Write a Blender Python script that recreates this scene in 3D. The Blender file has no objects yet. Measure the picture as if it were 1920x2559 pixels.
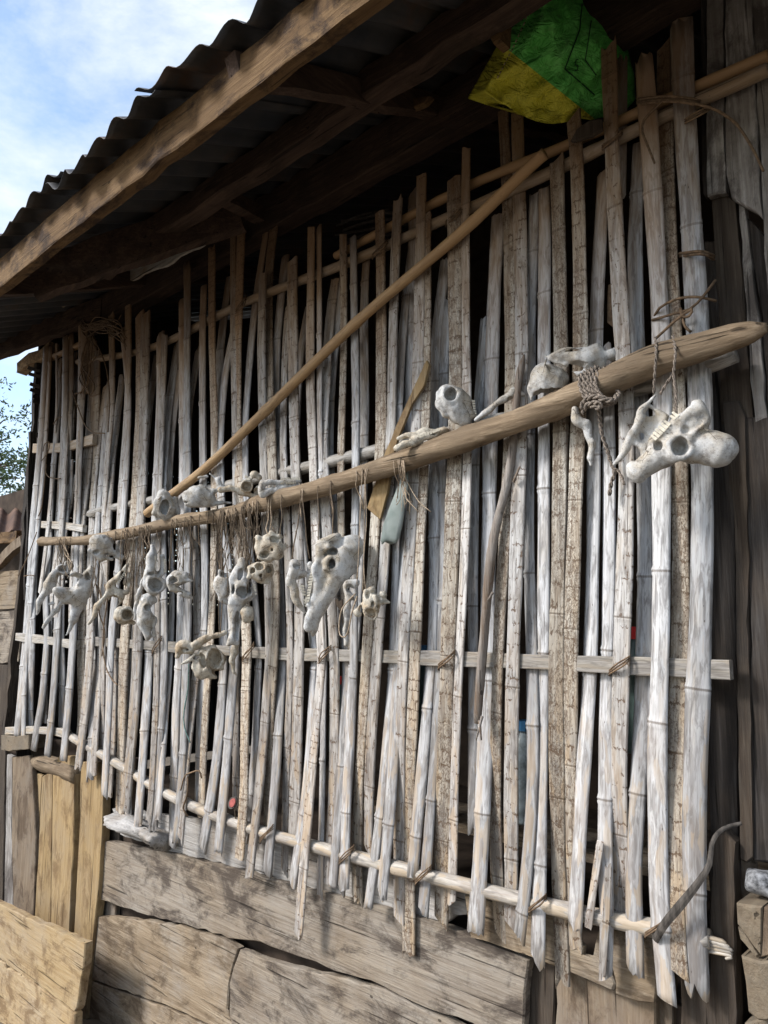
import bpy, math, random
import numpy as np
from mathutils import Vector, Matrix

random.seed(7)
RNG = np.random.default_rng(7)
scn = bpy.context.scene
COL = scn.collection

# ------------------------------------------------------------------ camera
F_PX = 1922.0                       # focal length in pixels of a 1920 x 2559 frame
PITCH, YAW = math.radians(8.3), math.radians(43.5)
CAM = Vector((0.0, -2.3, 1.6))
cam_d = bpy.data.cameras.new('camera')
cam_d.sensor_fit = 'VERTICAL'
cam_d.sensor_height = 36.0
cam_d.lens = F_PX / 2559.0 * 36.0
cam_d.clip_start, cam_d.clip_end = 0.05, 600.0
cam = bpy.data.objects.new('camera', cam_d)
cam.location = CAM
cam.rotation_euler = (math.pi / 2 + PITCH, 0, YAW)
COL.objects.link(cam)
scn.camera = cam

# ------------------------------------------------------------------ light
TO_SUN = Vector((-0.55, -0.80, 0.70)).normalized()
SUN_EL = math.asin(TO_SUN.z)
SUN_ROT = math.atan2(TO_SUN.x, TO_SUN.y)
world = bpy.data.worlds.new('World')
scn.world = world
world.use_nodes = True
wn, wl = world.node_tree.nodes, world.node_tree.links
wn.clear()
w_out = wn.new('ShaderNodeOutputWorld')
w_bg = wn.new('ShaderNodeBackground')
w_bg.inputs['Strength'].default_value = 0.15
w_sky = wn.new('ShaderNodeTexSky')
w_sky.sky_type = 'NISHITA'
w_sky.sun_disc = False
w_sky.sun_elevation = SUN_EL
w_sky.sun_rotation = SUN_ROT
w_sky.air_density = 1.0
w_sky.dust_density = 1.5
w_tc = wn.new('ShaderNodeTexCoord')
w_map = wn.new('ShaderNodeMapping')
w_map.inputs['Scale'].default_value = (1.0, 1.0, 1.7)
w_map.inputs['Location'].default_value = (0.35, 0.1, 0.2)
w_n = wn.new('ShaderNodeTexNoise')
w_n.inputs['Scale'].default_value = 3.4
w_n.inputs['Detail'].default_value = 7
w_n.inputs['Roughness'].default_value = 0.6
w_n.inputs['Distortion'].default_value = 0.3
w_r = wn.new('ShaderNodeValToRGB')
w_r.color_ramp.elements[0].position = 0.41
w_r.color_ramp.elements[0].color = (0, 0, 0, 1)
w_r.color_ramp.elements[1].position = 0.62
w_r.color_ramp.elements[1].color = (1, 1, 1, 1)
w_mix = wn.new('ShaderNodeMixRGB')
w_mix.inputs['Color2'].default_value = (3.1, 3.35, 3.6, 1)
wl.new(w_tc.outputs['Generated'], w_map.inputs['Vector'])
wl.new(w_map.outputs['Vector'], w_n.inputs['Vector'])
wl.new(w_n.outputs['Fac'], w_r.inputs['Fac'])
wl.new(w_r.outputs['Color'], w_mix.inputs['Fac'])
wl.new(w_sky.outputs['Color'], w_mix.inputs['Color1'])
wl.new(w_mix.outputs['Color'], w_bg.inputs['Color'])
wl.new(w_bg.outputs['Background'], w_out.inputs['Surface'])

sun_d = bpy.data.lights.new('sun', 'SUN')
sun_d.energy = 2.05
sun_d.angle = math.radians(12.0)
sun_d.color = (1.0, 0.96, 0.91)
sun = bpy.data.objects.new('sun', sun_d)
sun.rotation_euler = TO_SUN.to_track_quat('Z', 'Y').to_euler()
sun.location = (-8, -12, 12)
COL.objects.link(sun)

vs = scn.view_settings
vs.view_transform = 'Standard'
vs.look = 'None'
vs.exposure = 1.12
vs.gamma = 1.0
vs.use_curve_mapping = False

# ------------------------------------------------------------------ geometry helpers
_a = math.pi / 2 + PITCH
ROT = Matrix.Rotation(YAW, 3, 'Z') @ Matrix.Rotation(_a, 3, 'X')


def ray(px, py):
    return ROT @ Vector(((px - 960) / F_PX, -(py - 1279.5) / F_PX, -1.0))


def at(px, py, Y=0.0):
    """the point of the vertical plane y = Y seen at a place of the 1920 x 2559 survey"""
    r = ray(px, py)
    return CAM + r * ((Y - CAM.y) / r.y)


def on_roof(px, py, dz=0.0):
    """the point of the roof plane (lowered by dz) in that direction"""
    r = ray(px, py)
    t = (ROOF_Z + dz + ROOF_S * CAM.y - CAM.z) / (r.z - ROOF_S * r.y)
    return CAM + r * t


ROOF_Z, ROOF_S = 3.84, 0.40


def depth(p):
    return (ROT.inverted() @ (p - CAM)).z * -1.0


def mesh_obj(name, verts, faces, m, parent=None, smooth=False, uvs=None, attr=None, origin=None):
    me = bpy.data.meshes.new(name)
    if parent is not None:
        off = parent_loc(parent)
    else:
        if origin is None:
            v = np.array([tuple(p) for p in verts])
            origin = Vector((float(v[:, 0].mean()), float(v[:, 1].mean()), float(v[:, 2].min())))
        off = origin
    me.from_pydata([tuple(Vector(p) - off) for p in verts], [], faces)
    if uvs is not None:
        ul = me.uv_layers.new(name='UVMap')
        li = np.empty(len(me.loops), dtype=np.int32)
        me.loops.foreach_get('vertex_index', li)
        ul.data.foreach_set('uv', np.asarray(uvs, dtype=np.float32)[li].ravel())
    if attr is not None:
        a = me.attributes.new('node', 'FLOAT', 'POINT')
        a.data.foreach_set('value', np.asarray(attr, dtype=np.float32))
    if m is not None:
        me.materials.append(m)
    if smooth:
        me.polygons.foreach_set('use_smooth', [True] * len(me.polygons))
    me.update()
    o = bpy.data.objects.new(name, me)
    COL.objects.link(o)
    if parent is not None:
        o.parent = parent
    else:
        o.location = off
    return o


WLOC = {}


def parent_loc(o):
    p = Vector(o.location)
    while o.parent is not None:
        o = o.parent
        p = p + Vector(o.location)
    return p


def empty(name, loc):
    o = bpy.data.objects.new(name, None)
    o.empty_display_size = 0.1
    COL.objects.link(o)
    o.location = loc
    return o


def tag(o, label=None, cat=None, group=None, kind=None):
    if label: o['label'] = label
    if cat: o['category'] = cat
    if group: o['group'] = group
    if kind: o['kind'] = kind
    return o


def catmull(pts, step):
    """smooth resampling of a list of tuples (any dimension)"""
    P = np.array(pts, dtype=float)
    if len(P) == 2:
        n = max(2, int(np.linalg.norm((P[1] - P[0])[:3]) / step) + 1)
        return np.linspace(P[0], P[1], n)
    out = []
    for i in range(len(P) - 1):
        p0 = P[i - 1] if i > 0 else 2 * P[0] - P[1]
        p1, p2 = P[i], P[i + 1]
        p3 = P[i + 2] if i + 2 < len(P) else 2 * P[-1] - P[-2]
        n = max(2, int(np.linalg.norm((p2 - p1)[:3]) / step))
        t = np.linspace(0, 1, n, endpoint=False)[:, None]
        out.append(0.5 * ((2 * p1) + (-p0 + p2) * t + (2 * p0 - 5 * p1 + 4 * p2 - p3) * t ** 2 + (-p0 + 3 * p1 - 3 * p2 + p3) * t ** 3))
    out.append(P[-1][None])
    return np.vstack(out)


def tube_data(path, radii, sides=10, rough=0.0, cap=True, twist=0.0, flat=1.0):
    path = np.asarray(path, dtype=float)
    n = len(path)
    radii = np.broadcast_to(np.asarray(radii, dtype=float), (n,))
    verts, faces, uvs = [], [], []
    tang = np.gradient(path, axis=0)
    tang /= (np.linalg.norm(tang, axis=1)[:, None] + 1e-9)
    ref = np.array([0, -1.0, 0.0]) if abs(tang[:, 1]).mean() < 0.8 else np.array([0, 0, 1.0])
    L = np.concatenate([[0], np.cumsum(np.linalg.norm(np.diff(path, axis=0), axis=1))])
    ph = RNG.uniform(0, 6.28, 6)
    for i in range(n):
        t = tang[i]
        a = np.cross(t, ref); a /= np.linalg.norm(a) + 1e-9
        b = np.cross(a, t)
        for j in range(sides):
            th = 2 * math.pi * j / sides + twist * L[i]
            r = radii[i]
            if rough:
                r *= 1 + rough * (math.sin(3 * th + ph[0] + 9 * L[i]) * .5 + math.sin(2 * th + ph[1] - 5 * L[i]) * .6 + math.sin(17 * L[i] + ph[2]) * .5 + RNG.normal() * .32)
            verts.append(path[i] + r * (math.cos(th) * a * flat + math.sin(th) * b))
            uvs.append((r * th, L[i]))
    for i in range(n - 1):
        for j in range(sides):
            k = (j + 1) % sides
            faces.append((i * sides + j, i * sides + k, (i + 1) * sides + k, (i + 1) * sides + j))
    if cap:
        faces.append(tuple(range(sides))[::-1])
        faces.append(tuple((n - 1) * sides + j for j in range(sides)))
    return verts, faces, uvs


def join(*parts):
    V, Fc, U = [], [], []
    for v, f, u in parts:
        b = len(V)
        V += list(v); U += list(u)
        Fc += [tuple(i + b for i in q) for q in f]
    return V, Fc, U


def tube(name, path, radii, m, parent=None, sides=10, rough=0.0, twist=0.0, flat=1.0):
    v, f, u = tube_data(path, radii, sides, rough, True, twist, flat)
    return mesh_obj(name, v, f, m, parent, True, u)


def ptube(name, pts, r, m, parent=None, step=0.03, sides=6, rough=0.0, flat=1.0):
    """a tube through surveyed points (px, py, Y)"""
    P = [tuple(at(a, b, c)) for a, b, c in pts]
    path = catmull(P, step)
    if isinstance(r, (list, tuple)):
        rr = np.interp(np.linspace(0, 1, len(path)), np.linspace(0, 1, len(r)), r)
    else:
        rr = r
    return tube(name, path, rr, m, parent, sides, rough, 0.0, flat)


def board(name, poly, Y, th, m, parent=None, wob=0.0018, backY=None):
    """a board whose outline is a list of surveyed points on the plane y = Y, given its thickness"""
    P = [at(a, b, Y) for a, b in poly]
    # densify and roughen the outline
    Q = []
    for i in range(len(P)):
        a, b = P[i], P[(i + 1) % len(P)]
        n = max(1, int((b - a).length / 0.06))
        for k in range(n):
            p = a.lerp(b, k / n)
            j = Vector((RNG.normal(), 0, RNG.normal())) * wob
            Q.append(p + j)
    n = len(Q)
    bev = min(0.006, th * .3)
    c = sum(Q, Vector()) / n
    fr = [q + (c - q).normalized() * bev for q in Q]
    verts = fr + [q + Vector((0, bev, 0)) for q in Q] + [q + Vector((0, th, 0)) for q in Q]
    faces = [tuple(range(n))]
    area = sum(fr[i].x * fr[(i + 1) % n].z - fr[(i + 1) % n].x * fr[i].z for i in range(n))
    for l in range(2):
        for i in range(n):
            k = (i + 1) % n
            faces.append((l * n + i, (l + 1) * n + i, (l + 1) * n + k, l * n + k))
    faces.append(tuple(2 * n + i for i in range(n))[::-1])
    if area < 0:
        faces = [f[::-1] for f in faces]
    # front normal must look to -y
    return mesh_obj(name, verts, faces, m, parent)


def beam(name, p0, p1, w, h, m, parent=None, wob=0.004, up=Vector((0, 0, 1)), taper=1.0):
    """rough sawn timber between two points; w across, h along up"""
    p0, p1 = Vector(p0), Vector(p1)
    d = (p1 - p0)
    L = d.length
    d.normalize()
    s = d.cross(up).normalized()
    u = s.cross(d).normalized()
    n = max(2, int(L / 0.12) + 1)
    ring = [(-.5, -.46), (-.46, -.5), (.46, -.5), (.5, -.46), (.5, .46), (.46, .5), (-.46, .5), (-.5, .46)]
    verts, faces = [], []
    for i in range(n):
        t = i / (n - 1)
        k = 1 + (taper - 1) * t
        ow = Vector((RNG.normal(), RNG.normal(), RNG.normal())) * wob
        for a, b in ring:
            verts.append(p0 + d * (L * t) + s * (a * w * k) + u * (b * h * k) + ow + Vector((RNG.normal(), RNG.normal(), RNG.normal())) * wob * .4)
    m_ = len(ring)
    for i in range(n - 1):
        for j in range(m_):
            k = (j + 1) % m_
            faces.append((i * m_ + j, i * m_ + k, (i + 1) * m_ + k, (i + 1) * m_ + j))
    faces.append(tuple(range(m_))[::-1])
    faces.append(tuple((n - 1) * m_ + j for j in range(m_)))
    return mesh_obj(name, verts, faces, m, parent)


# ------------------------------------------------------------------ material helpers
class NT:
    def __init__(s, name, rough=0.8):
        s.m = bpy.data.materials.new(name)
        s.m.use_nodes = True
        s.n, s.l = s.m.node_tree.nodes, s.m.node_tree.links
        s.b = s.n['Principled BSDF']
        s.b.inputs['Roughness'].default_value = rough
        s.b.inputs['Specular IOR Level'].default_value = 0.25

    def link(s, a, b): s.l.new(a, b)

    def val(s, x, inp):
        if hasattr(x, 'is_output'): s.l.new(x, inp)
        else: inp.default_value = x

    def math(s, op, a, b=0.0, c=None, clamp=False):
        n = s.n.new('ShaderNodeMath'); n.operation = op; n.use_clamp = clamp
        s.val(a, n.inputs[0]); s.val(b, n.inputs[1])
        if c is not None: s.val(c, n.inputs[2])
        return n.outputs[0]

    def mapping(s, vec, scale, loc=None):
        n = s.n.new('ShaderNodeMapping')
        s.link(vec, n.inputs['Vector'])
        n.inputs['Scale'].default_value = scale
        if loc is not None: s.val(loc, n.inputs['Location'])
        return n.outputs[0]

    def noise(s, vec, scale=1.0, detail=4, rough=0.55, dist=0.0):
        n = s.n.new('ShaderNodeTexNoise')
        s.link(vec, n.inputs['Vector'])
        n.inputs['Scale'].default_value = scale
        n.inputs['Detail'].default_value = detail
        n.inputs['Roughness'].default_value = rough
        n.inputs['Distortion'].default_value = dist
        return n.outputs['Fac']

    def edge(s, vec, scale=1.0, rnd=1.0):
        n = s.n.new('ShaderNodeTexVoronoi')
        n.feature = 'DISTANCE_TO_EDGE'
        s.link(vec, n.inputs['Vector'])
        n.inputs['Scale'].default_value = scale
        n.inputs['Randomness'].default_value = rnd
        return n.outputs['Distance']

    def ramp(s, fac, stops):
        n = s.n.new('ShaderNodeValToRGB')
        e = n.color_ramp.elements
        while len(e) < len(stops): e.new(0.5)
        for k, (p, c) in zip(e, stops):
            k.position = p
            k.color = (c, c, c, 1) if isinstance(c, (int, float)) else (*c, 1)
        s.link(fac, n.inputs['Fac'])
        return n.outputs['Color']

    def mix(s, fac, a, b, mode='MIX'):
        n = s.n.new('ShaderNodeMixRGB'); n.blend_type = mode
        s.val(fac, n.inputs['Fac'])
        for x, i in ((a, n.inputs['Color1']), (b, n.inputs['Color2'])):
            if isinstance(x, tuple): i.default_value = (*x, 1)
            else: s.link(x, i)
        return n.outputs['Color']

    def bump(s, h, strength=0.3, dist=0.01, prev=None):
        n = s.n.new('ShaderNodeBump')
        n.inputs['Strength'].default_value = strength
        n.inputs['Distance'].default_value = dist
        s.link(h, n.inputs['Height'])
        if prev is not None: s.link(prev, n.inputs['Normal'])
        return n.outputs['Normal']

    def rnd(s):
        return s.n.new('ShaderNodeObjectInfo').outputs['Random']

    def obj(s):
        return s.n.new('ShaderNodeTexCoord').outputs['Object']

    def pos(s):
        return s.n.new('ShaderNodeNewGeometry').outputs['Position']

    def uv(s):
        return s.n.new('ShaderNodeTexCoord').outputs['UV']

    def off(s, k=(37., 53., 71.)):
        r = s.rnd()
        c = s.n.new('ShaderNodeCombineXYZ')
        for i in range(3): s.link(s.math('MULTIPLY', r, k[i]), c.inputs[i])
        return c.outputs[0]

    def bright(s, col, amt):
        """per-piece value variation"""
        r = s.math('ADD', s.math('MULTIPLY', s.rnd(), amt), 1 - amt / 2)
        h = s.n.new('ShaderNodeHueSaturation')
        s.link(col, h.inputs['Color']); s.link(r, h.inputs['Value'])
        return h.outputs['Color']

    def done(s, col, nrm=None):
        if isinstance(col, tuple): s.b.inputs['Base Color'].default_value = (*col, 1)
        else: s.link(col, s.b.inputs['Base Color'])
        if nrm is not None: s.link(nrm, s.b.inputs['Normal'])
        return s.m


def wood(name, dark, mid, light, axis='X', grey=None, grey_amt=0.0, bump=0.5, grain=1.0, stain=None, var=0.25):
    k = NT(name, 0.85)
    loc = k.off()

    def ax(along, across):
        return {'X': (along, across, across), 'Z': (across, across, along), 'Y': (across, along, across)}[axis]
    o = k.obj()
    fine = k.noise(k.mapping(o, ax(4, 140 * grain), loc), 1.0, 5, 0.7, 0.3)
    n1 = k.noise(k.mapping(o, ax(2.2, 60 * grain), loc), 1.0, 8, 0.7, 0.7)
    n2 = k.noise(k.mapping(o, ax(1.5, 11), loc), 1.0, 6, 0.6, 0.8)
    f = k.math('ADD', k.math('ADD', k.math('MULTIPLY', n1, .42), k.math('MULTIPLY', n2, .28)), k.math('MULTIPLY', fine, .30))
    col = k.ramp(f, [(0.34, dark), (0.48, mid), (0.62, light)])
    n3 = k.noise(k.mapping(o, (3, 3, 3), loc), 1.0, 6, 0.65)
    if grey is not None:
        col = k.mix(k.math('MULTIPLY', k.ramp(n3, [(0.5 - grey_amt * .3, 0.0), (0.72 - grey_amt * .3, 1.0)]), k.ramp(fine, [(.35, .35), (.6, 1.0)])), col, grey)
    if stain is not None:
        n4 = k.noise(k.mapping(o, ax(4.0, 7.5), loc), 1.0, 8, 0.74, .5)
        col = k.mix(k.ramp(n4, [(0.48, 0.0), (0.60, 0.85)]), col, stain)
    # drying checks along the grain
    cn = k.noise(k.mapping(o, ax(1.6, 75 * grain), loc), 1.0, 3, 0.5, .2)
    chk = k.ramp(cn, [(0.30, 1.0), (0.345, 0.0)])
    col = k.mix(k.math('MULTIPLY', chk, .8), col, tuple(c * .3 for c in dark))
    # knots and worm holes
    kn = k.n.new('ShaderNodeTexVoronoi')
    k.link(k.mapping(o, ax(5, 9), loc), kn.inputs['Vector'])
    kn.inputs['Scale'].default_value = 1.0
    hole = k.math('LESS_THAN', kn.outputs['Distance'], 0.045)
    col = k.mix(k.math('MULTIPLY', hole, .75), col, tuple(c * .25 for c in dark))
    col = k.bright(col, var)
    h = k.math('SUBTRACT', f, k.math('MULTIPLY', k.math('MAXIMUM', chk, hole), .4))
    return k.done(col, k.bump(h, min(1.0, bump * 1.2), 0.014))


def bamboo(name, base, tan, dirt, brown, crack=0.0, tanamt=0.5):
    k = NT(name, 0.55)
    k.b.inputs['Specular IOR Level'].default_value = 0.3
    loc = k.off((3.1, 17., 29.))
    uv = k.uv()
    fib = k.noise(k.mapping(uv, (170, 4, 1), loc), 1.0, 5, 0.7)
    pat = k.noise(k.mapping(uv, (26, 4.5, 1), loc), 1.0, 5, 0.6, 0.4)
    pat2 = k.noise(k.mapping(uv, (60, 9, 1), loc), 1.0, 6, 0.65, 0.8)
    rr_ = k.rnd()
    tone = k.math('MULTIPLY', k.math('MULTIPLY', rr_, rr_), .35)
    col = k.mix(k.math('MAXIMUM', k.ramp(pat, [(0.5 - tanamt * .3, 0.0), (0.8 - tanamt * .3, 1.0)]), tone), base, tan)
    col = k.mix(k.math('MULTIPLY', k.ramp(pat2, [(0.47, 0.0), (0.60, 1.0)]), .7), col, dirt)
    col = k.mix(0.5, col, k.ramp(fib, [(0.32, 0.2), (0.66, 0.74)]), 'OVERLAY')
    # bamboo kept dry under the eaves keeps its brown skin; the rained-on length is bleached
    sep = k.n.new('ShaderNodeSeparateXYZ')
    k.link(k.pos(), sep.inputs[0])
    zz = k.math('ADD', sep.outputs[2], k.math('MULTIPLY', k.math('SUBTRACT', pat, .5), .9))
    zz = k.math('ADD', zz, k.math('MULTIPLY', k.math('SUBTRACT', k.rnd(), .5), .35))
    dry = k.ramp(k.math('MULTIPLY', k.math('SUBTRACT', zz, 2.35), 1 / 1.1, clamp=True), [(0.0, 0.0), (1.0, 0.9)])
    col = k.mix(dry, col, brown)
    lens = k.noise(k.mapping(uv, (30, 5.5, 1), loc), 1.0, 3, 0.5, 0.2)
    low = k.ramp(k.math('MULTIPLY', k.math('SUBTRACT', 1.75, zz), 1 / 1.1, clamp=True), [(0.0, 0.0), (0.8, .8)])
    col = k.mix(k.math('MULTIPLY', low, k.ramp(pat, [(0.40, 0.9), (0.56, 0.15)])), col, (tan[0] * .60, tan[1] * .54, tan[2] * .50))
    col = k.mix(k.math('MULTIPLY', k.math('MULTIPLY', low, k.ramp(lens, [(0.555, 0.0), (0.575, 1.0)])), .8), col, (tan[0] * 1.05, tan[1] * .92, tan[2] * .76))
    col = k.mix(k.math('MULTIPLY', k.math('MULTIPLY', low, k.ramp(lens, [(0.40, 1.0), (0.43, 0.0)])), .6), col, (0.15, 0.14, 0.135))
    # lengthwise splits
    spl = k.ramp(k.noise(k.mapping(uv, (75, .9, 1), loc), 1.0, 2, .5), [(0.27, 1.0), (0.30, 0.0)])
    col = k.mix(k.math('MULTIPLY', spl, .8), col, (0.05, 0.04, 0.033))
    # joints
    at_ = k.n.new('ShaderNodeAttribute'); at_.attribute_name = 'node'
    nd = at_.outputs['Fac']
    col = k.mix(k.math('MULTIPLY', k.math('LESS_THAN', k.math('ABSOLUTE', k.math('SUBTRACT', nd, .45)), .14), .42), col, tuple(c * .4 for c in brown))
    # small black specks
    sp = k.n.new('ShaderNodeTexVoronoi')
    k.link(k.mapping(uv, (55, 18, 1), loc), sp.inputs['Vector'])
    sp.inputs['Scale'].default_value = 1.0
    spk = k.math('MULTIPLY', k.math('LESS_THAN', sp.outputs['Distance'], 0.075), k.math('GREATER_THAN', pat2, .5))
    col = k.mix(k.math('MULTIPLY', spk, .8), col, (0.05, 0.04, 0.035))
    h = k.math('MULTIPLY', fib, 0.35)
    if crack:
        wv = k.noise(k.mapping(uv, (90, 60, 1), loc), 1.0, 4, 0.7)
        cc = k.n.new('ShaderNodeCombineXYZ')
        k.link(wv, cc.inputs[0]); k.link(wv, cc.inputs[1])
        add = k.n.new('ShaderNodeVectorMath'); add.operation = 'ADD'
        scl = k.n.new('ShaderNodeVectorMath'); scl.operation = 'SCALE'
        k.link(uv, scl.inputs[0]); k.link(k.math('ADD', k.math('MULTIPLY', k.rnd(), .9), .45), scl.inputs['Scale'])
        cs = k.n.new('ShaderNodeVectorMath'); cs.operation = 'SCALE'
        k.link(cc.outputs[0], cs.inputs[0]); cs.inputs['Scale'].default_value = 1.2
        k.link(k.mapping(scl.outputs[0], (70, 34, 1), loc), add.inputs[0]); k.link(cs.outputs[0], add.inputs[1])
        bt = k.n.new('ShaderNodeTexBrick')                      # squared cracks of the dry skin
        k.link(add.outputs[0], bt.inputs['Vector'])
        bt.inputs['Scale'].default_value = 1.0
        bt.inputs['Brick Width'].default_value = 2.3
        bt.inputs['Row Height'].default_value = 1.25
        bt.inputs['Mortar Size'].default_value = 0.12
        bt.inputs['Mortar Smooth'].default_value = 0.3
        some = k.noise(k.mapping(uv, (40, 22, 1), loc), 1.0, 4, .7)
        c2 = k.math('MULTIPLY', bt.outputs['Fac'], k.ramp(some, [(0.545 - crack * .07, 0.0), (0.58 - crack * .07, 1.0)]))
        bl = k.noise(k.mapping(uv, (120, 62, 1), loc), 1.0, 5, .72, 1.6)   # blotchy crazing
        gate = k.ramp(k.noise(k.mapping(uv, (14, 2.2, 1), loc), 1.0, 3, .6), [(0.60 - crack * .26, 0.0), (0.74 - crack * .26, 1.0)])
        c1 = k.math('MULTIPLY', k.ramp(bl, [(0.50, 0.0), (0.56, 1.0)]), gate)
        lf = k.noise(k.mapping(uv, (260, 6, 1), loc), 1.0, 3, .6)
        c3 = k.ramp(lf, [(0.30, 1.0), (0.34, 0.0)])
        cr = k.math('MAXIMUM', k.math('MAXIMUM', k.math('MULTIPLY', c1, .8), c2), c3)
        col = k.mix(k.math('MULTIPLY', cr, .85), col, (0.095, 0.055, 0.03))
        h = k.math('SUBTRACT', h, k.math('MULTIPLY', cr, .9))
    col = k.bright(col, .5)
    return k.done(col, k.bump(h, .55, 0.003))


def bone(name, base, stain, dark):
    k = NT(name, 0.65)
    k.b.inputs['Specular IOR Level'].default_value = 0.3
    loc = k.off()
    o = k.obj()
    n1 = k.noise(k.mapping(o, (38, 38, 38), loc), 1.0, 7, 0.68)
    n2 = k.noise(k.mapping(o, (12, 12, 12), loc), 1.0, 5, 0.6)
    n3 = k.noise(k.mapping(o, (260, 260, 260), loc), 1.0, 5, 0.7)
    col = k.mix(k.ramp(n2, [(0.42, 0.0), (0.64, 0.9)]), base, stain)
    col = k.mix(k.math('MULTIPLY', k.ramp(n1, [(0.50, 0.0), (0.64, 1.0)]), .6), col, dark)
    e = k.edge(k.mapping(o, (17, 17, 17), loc), 1.0)
    cr = k.math('MULTIPLY', k.math('LESS_THAN', e, 0.010), k.math('GREATER_THAN', n2, .55))
    col = k.mix(k.math('MULTIPLY', cr, .85), col, (0.05, 0.038, 0.028))
    pit = k.ramp(n3, [(0.32, 0.5), (0.46, 1.0)])
    col = k.mix(1.0, col, pit, 'MULTIPLY')
    h = k.math('ADD', k.math('MULTIPLY', n3, .35), n1)
    return k.done(col, k.bump(h, .8, 0.006))


def plain(name, c, rough=0.8, var=0.2, scale=20, contrast=.5, bumps=.3, stretch=(1, 1, 1)):
    k = NT(name, rough)
    n = k.noise(k.mapping(k.obj(), tuple(scale * s for s in stretch), k.off()), 1.0, 5, 0.6)
    lo, hi = tuple(x * (1 - contrast) for x in c), tuple(min(1, x * (1 + contrast)) for x in c)
    col = k.bright(k.ramp(n, [(0.3, lo), (0.7, hi)]), var)
    return k.done(col, k.bump(n, bumps, 0.005))


M = {}
M['bam_grey'] = bamboo('bamboo_bleached', (0.465, 0.49, 0.525), (0.36, 0.33, 0.295), (0.135, 0.13, 0.13), (0.185, 0.112, 0.056), 0.0, 0.22)
M['bam_tan'] = bamboo('bamboo_tan', (0.47, 0.475, 0.48), (0.345, 0.30, 0.25), (0.13, 0.115, 0.105), (0.185, 0.112, 0.055), 0.12, 0.32)
M['bam_crack'] = bamboo('bamboo_crazed', (0.53, 0.51, 0.46), (0.40, 0.34, 0.265), (0.20, 0.155, 0.115), (0.175, 0.10, 0.048), 0.8, 0.45)
M['bam_pole'] = bamboo('bamboo_pole', (0.36, 0.26, 0.15), (0.30, 0.20, 0.105), (0.15, 0.10, 0.06), (0.30, 0.19, 0.10), 0.0, 0.6)
M['rail'] = bamboo('bamboo_rail', (0.46, 0.46, 0.46), (0.33, 0.30, 0.255), (0.13, 0.12, 0.105), (0.30, 0.20, 0.11), 0.0, 0.6)
M['log'] = wood('log_wood', (0.055, 0.037, 0.024), (0.19, 0.14, 0.092), (0.38, 0.30, 0.21), 'X', (0.13, 0.10, 0.07), .2, 1.0, .6)
M['stick'] = wood('stick_bark', (0.12, 0.10, 0.085), (0.30, 0.28, 0.26), (0.50, 0.48, 0.46), 'Z', (0.16, 0.11, 0.075), .5, 1.0, 1.2)
M['plank_grey'] = wood('plank_weathered', (0.0795, 0.0596, 0.0451), (0.1788, 0.1424, 0.1060), (0.3047, 0.2583, 0.1987), 'X', (0.2650, 0.2385, 0.2053), .4, .8, .8, (0.0497, 0.0384, 0.0318))
M['plank_brown'] = wood('plank_brown', (0.1140, 0.0798, 0.0494), (0.2280, 0.1748, 0.1178), (0.3496, 0.2850, 0.2052), 'X', (0.2736, 0.2508, 0.2204), .2, .8, .8, (0.0912, 0.0646, 0.0418))
M['plank_yellow'] = wood('plank_yellow', (0.1901, 0.1196, 0.0528), (0.2956, 0.2076, 0.1021), (0.3871, 0.2885, 0.1619), 'Z', (0.2816, 0.2182, 0.1408), .2, .6, .8, (0.1548, 0.0986, 0.0493))
M['plank_yellow_h'] = wood('plank_yellow_flat', (0.2183, 0.1431, 0.0678), (0.3238, 0.2334, 0.1243), (0.4141, 0.3238, 0.1958), 'X', (0.3238, 0.2636, 0.1882), .3, .6, .8, (0.1506, 0.0979, 0.0527))
M['plank_tan'] = wood('plank_tan', (0.1061, 0.0763, 0.0498), (0.1856, 0.1392, 0.0961), (0.2652, 0.2122, 0.1525), 'Z', (0.1989, 0.1724, 0.1459), .3, .7, .8, (0.0862, 0.0597, 0.0398))
M['plank_silver'] = wood('plank_silver', (0.0961, 0.0884, 0.0817), (0.2402, 0.2258, 0.2114), (0.5286, 0.5189, 0.5093), 'Z', (0.1153, 0.1009, 0.0913), .4, 1.0, .9, (0.0673, 0.0577, 0.0529))
M['post_dark'] = wood('post_dark', (0.0106, 0.0091, 0.0086), (0.0264, 0.0226, 0.0206), (0.0720, 0.0672, 0.0648), 'Z', (0.0480, 0.0360, 0.0264), .2, .9, .9)
M['post_brown'] = wood('post_brown', (0.0243, 0.0174, 0.0125), (0.0556, 0.0416, 0.0306), (0.1042, 0.0868, 0.0694), 'Z', (0.0347, 0.0295, 0.0260), .3, .9, .9)
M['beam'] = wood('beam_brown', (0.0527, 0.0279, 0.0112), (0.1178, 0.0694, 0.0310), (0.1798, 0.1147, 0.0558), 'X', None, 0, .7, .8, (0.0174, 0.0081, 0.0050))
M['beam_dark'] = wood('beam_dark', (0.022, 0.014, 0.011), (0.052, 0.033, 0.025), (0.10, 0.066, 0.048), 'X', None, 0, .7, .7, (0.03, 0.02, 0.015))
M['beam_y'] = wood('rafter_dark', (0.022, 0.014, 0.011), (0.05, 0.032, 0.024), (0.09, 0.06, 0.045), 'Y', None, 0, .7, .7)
M['endgrain'] = plain('end_grain', (0.30, 0.22, 0.14), .9, .2, 40, .6, .6)
M['slab'] = wood('slab_silver', (0.13, 0.12, 0.11), (0.36, 0.35, 0.34), (0.62, 0.61, 0.60), 'X', (0.22, 0.17, 0.12), .3, 1.0, .8)
M['timber'] = wood('timber_end', (0.0864, 0.0634, 0.0403), (0.1555, 0.1210, 0.0835), (0.2189, 0.1786, 0.1267), 'Y', (0.1152, 0.1037, 0.0864), .3, .7, .6)
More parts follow.
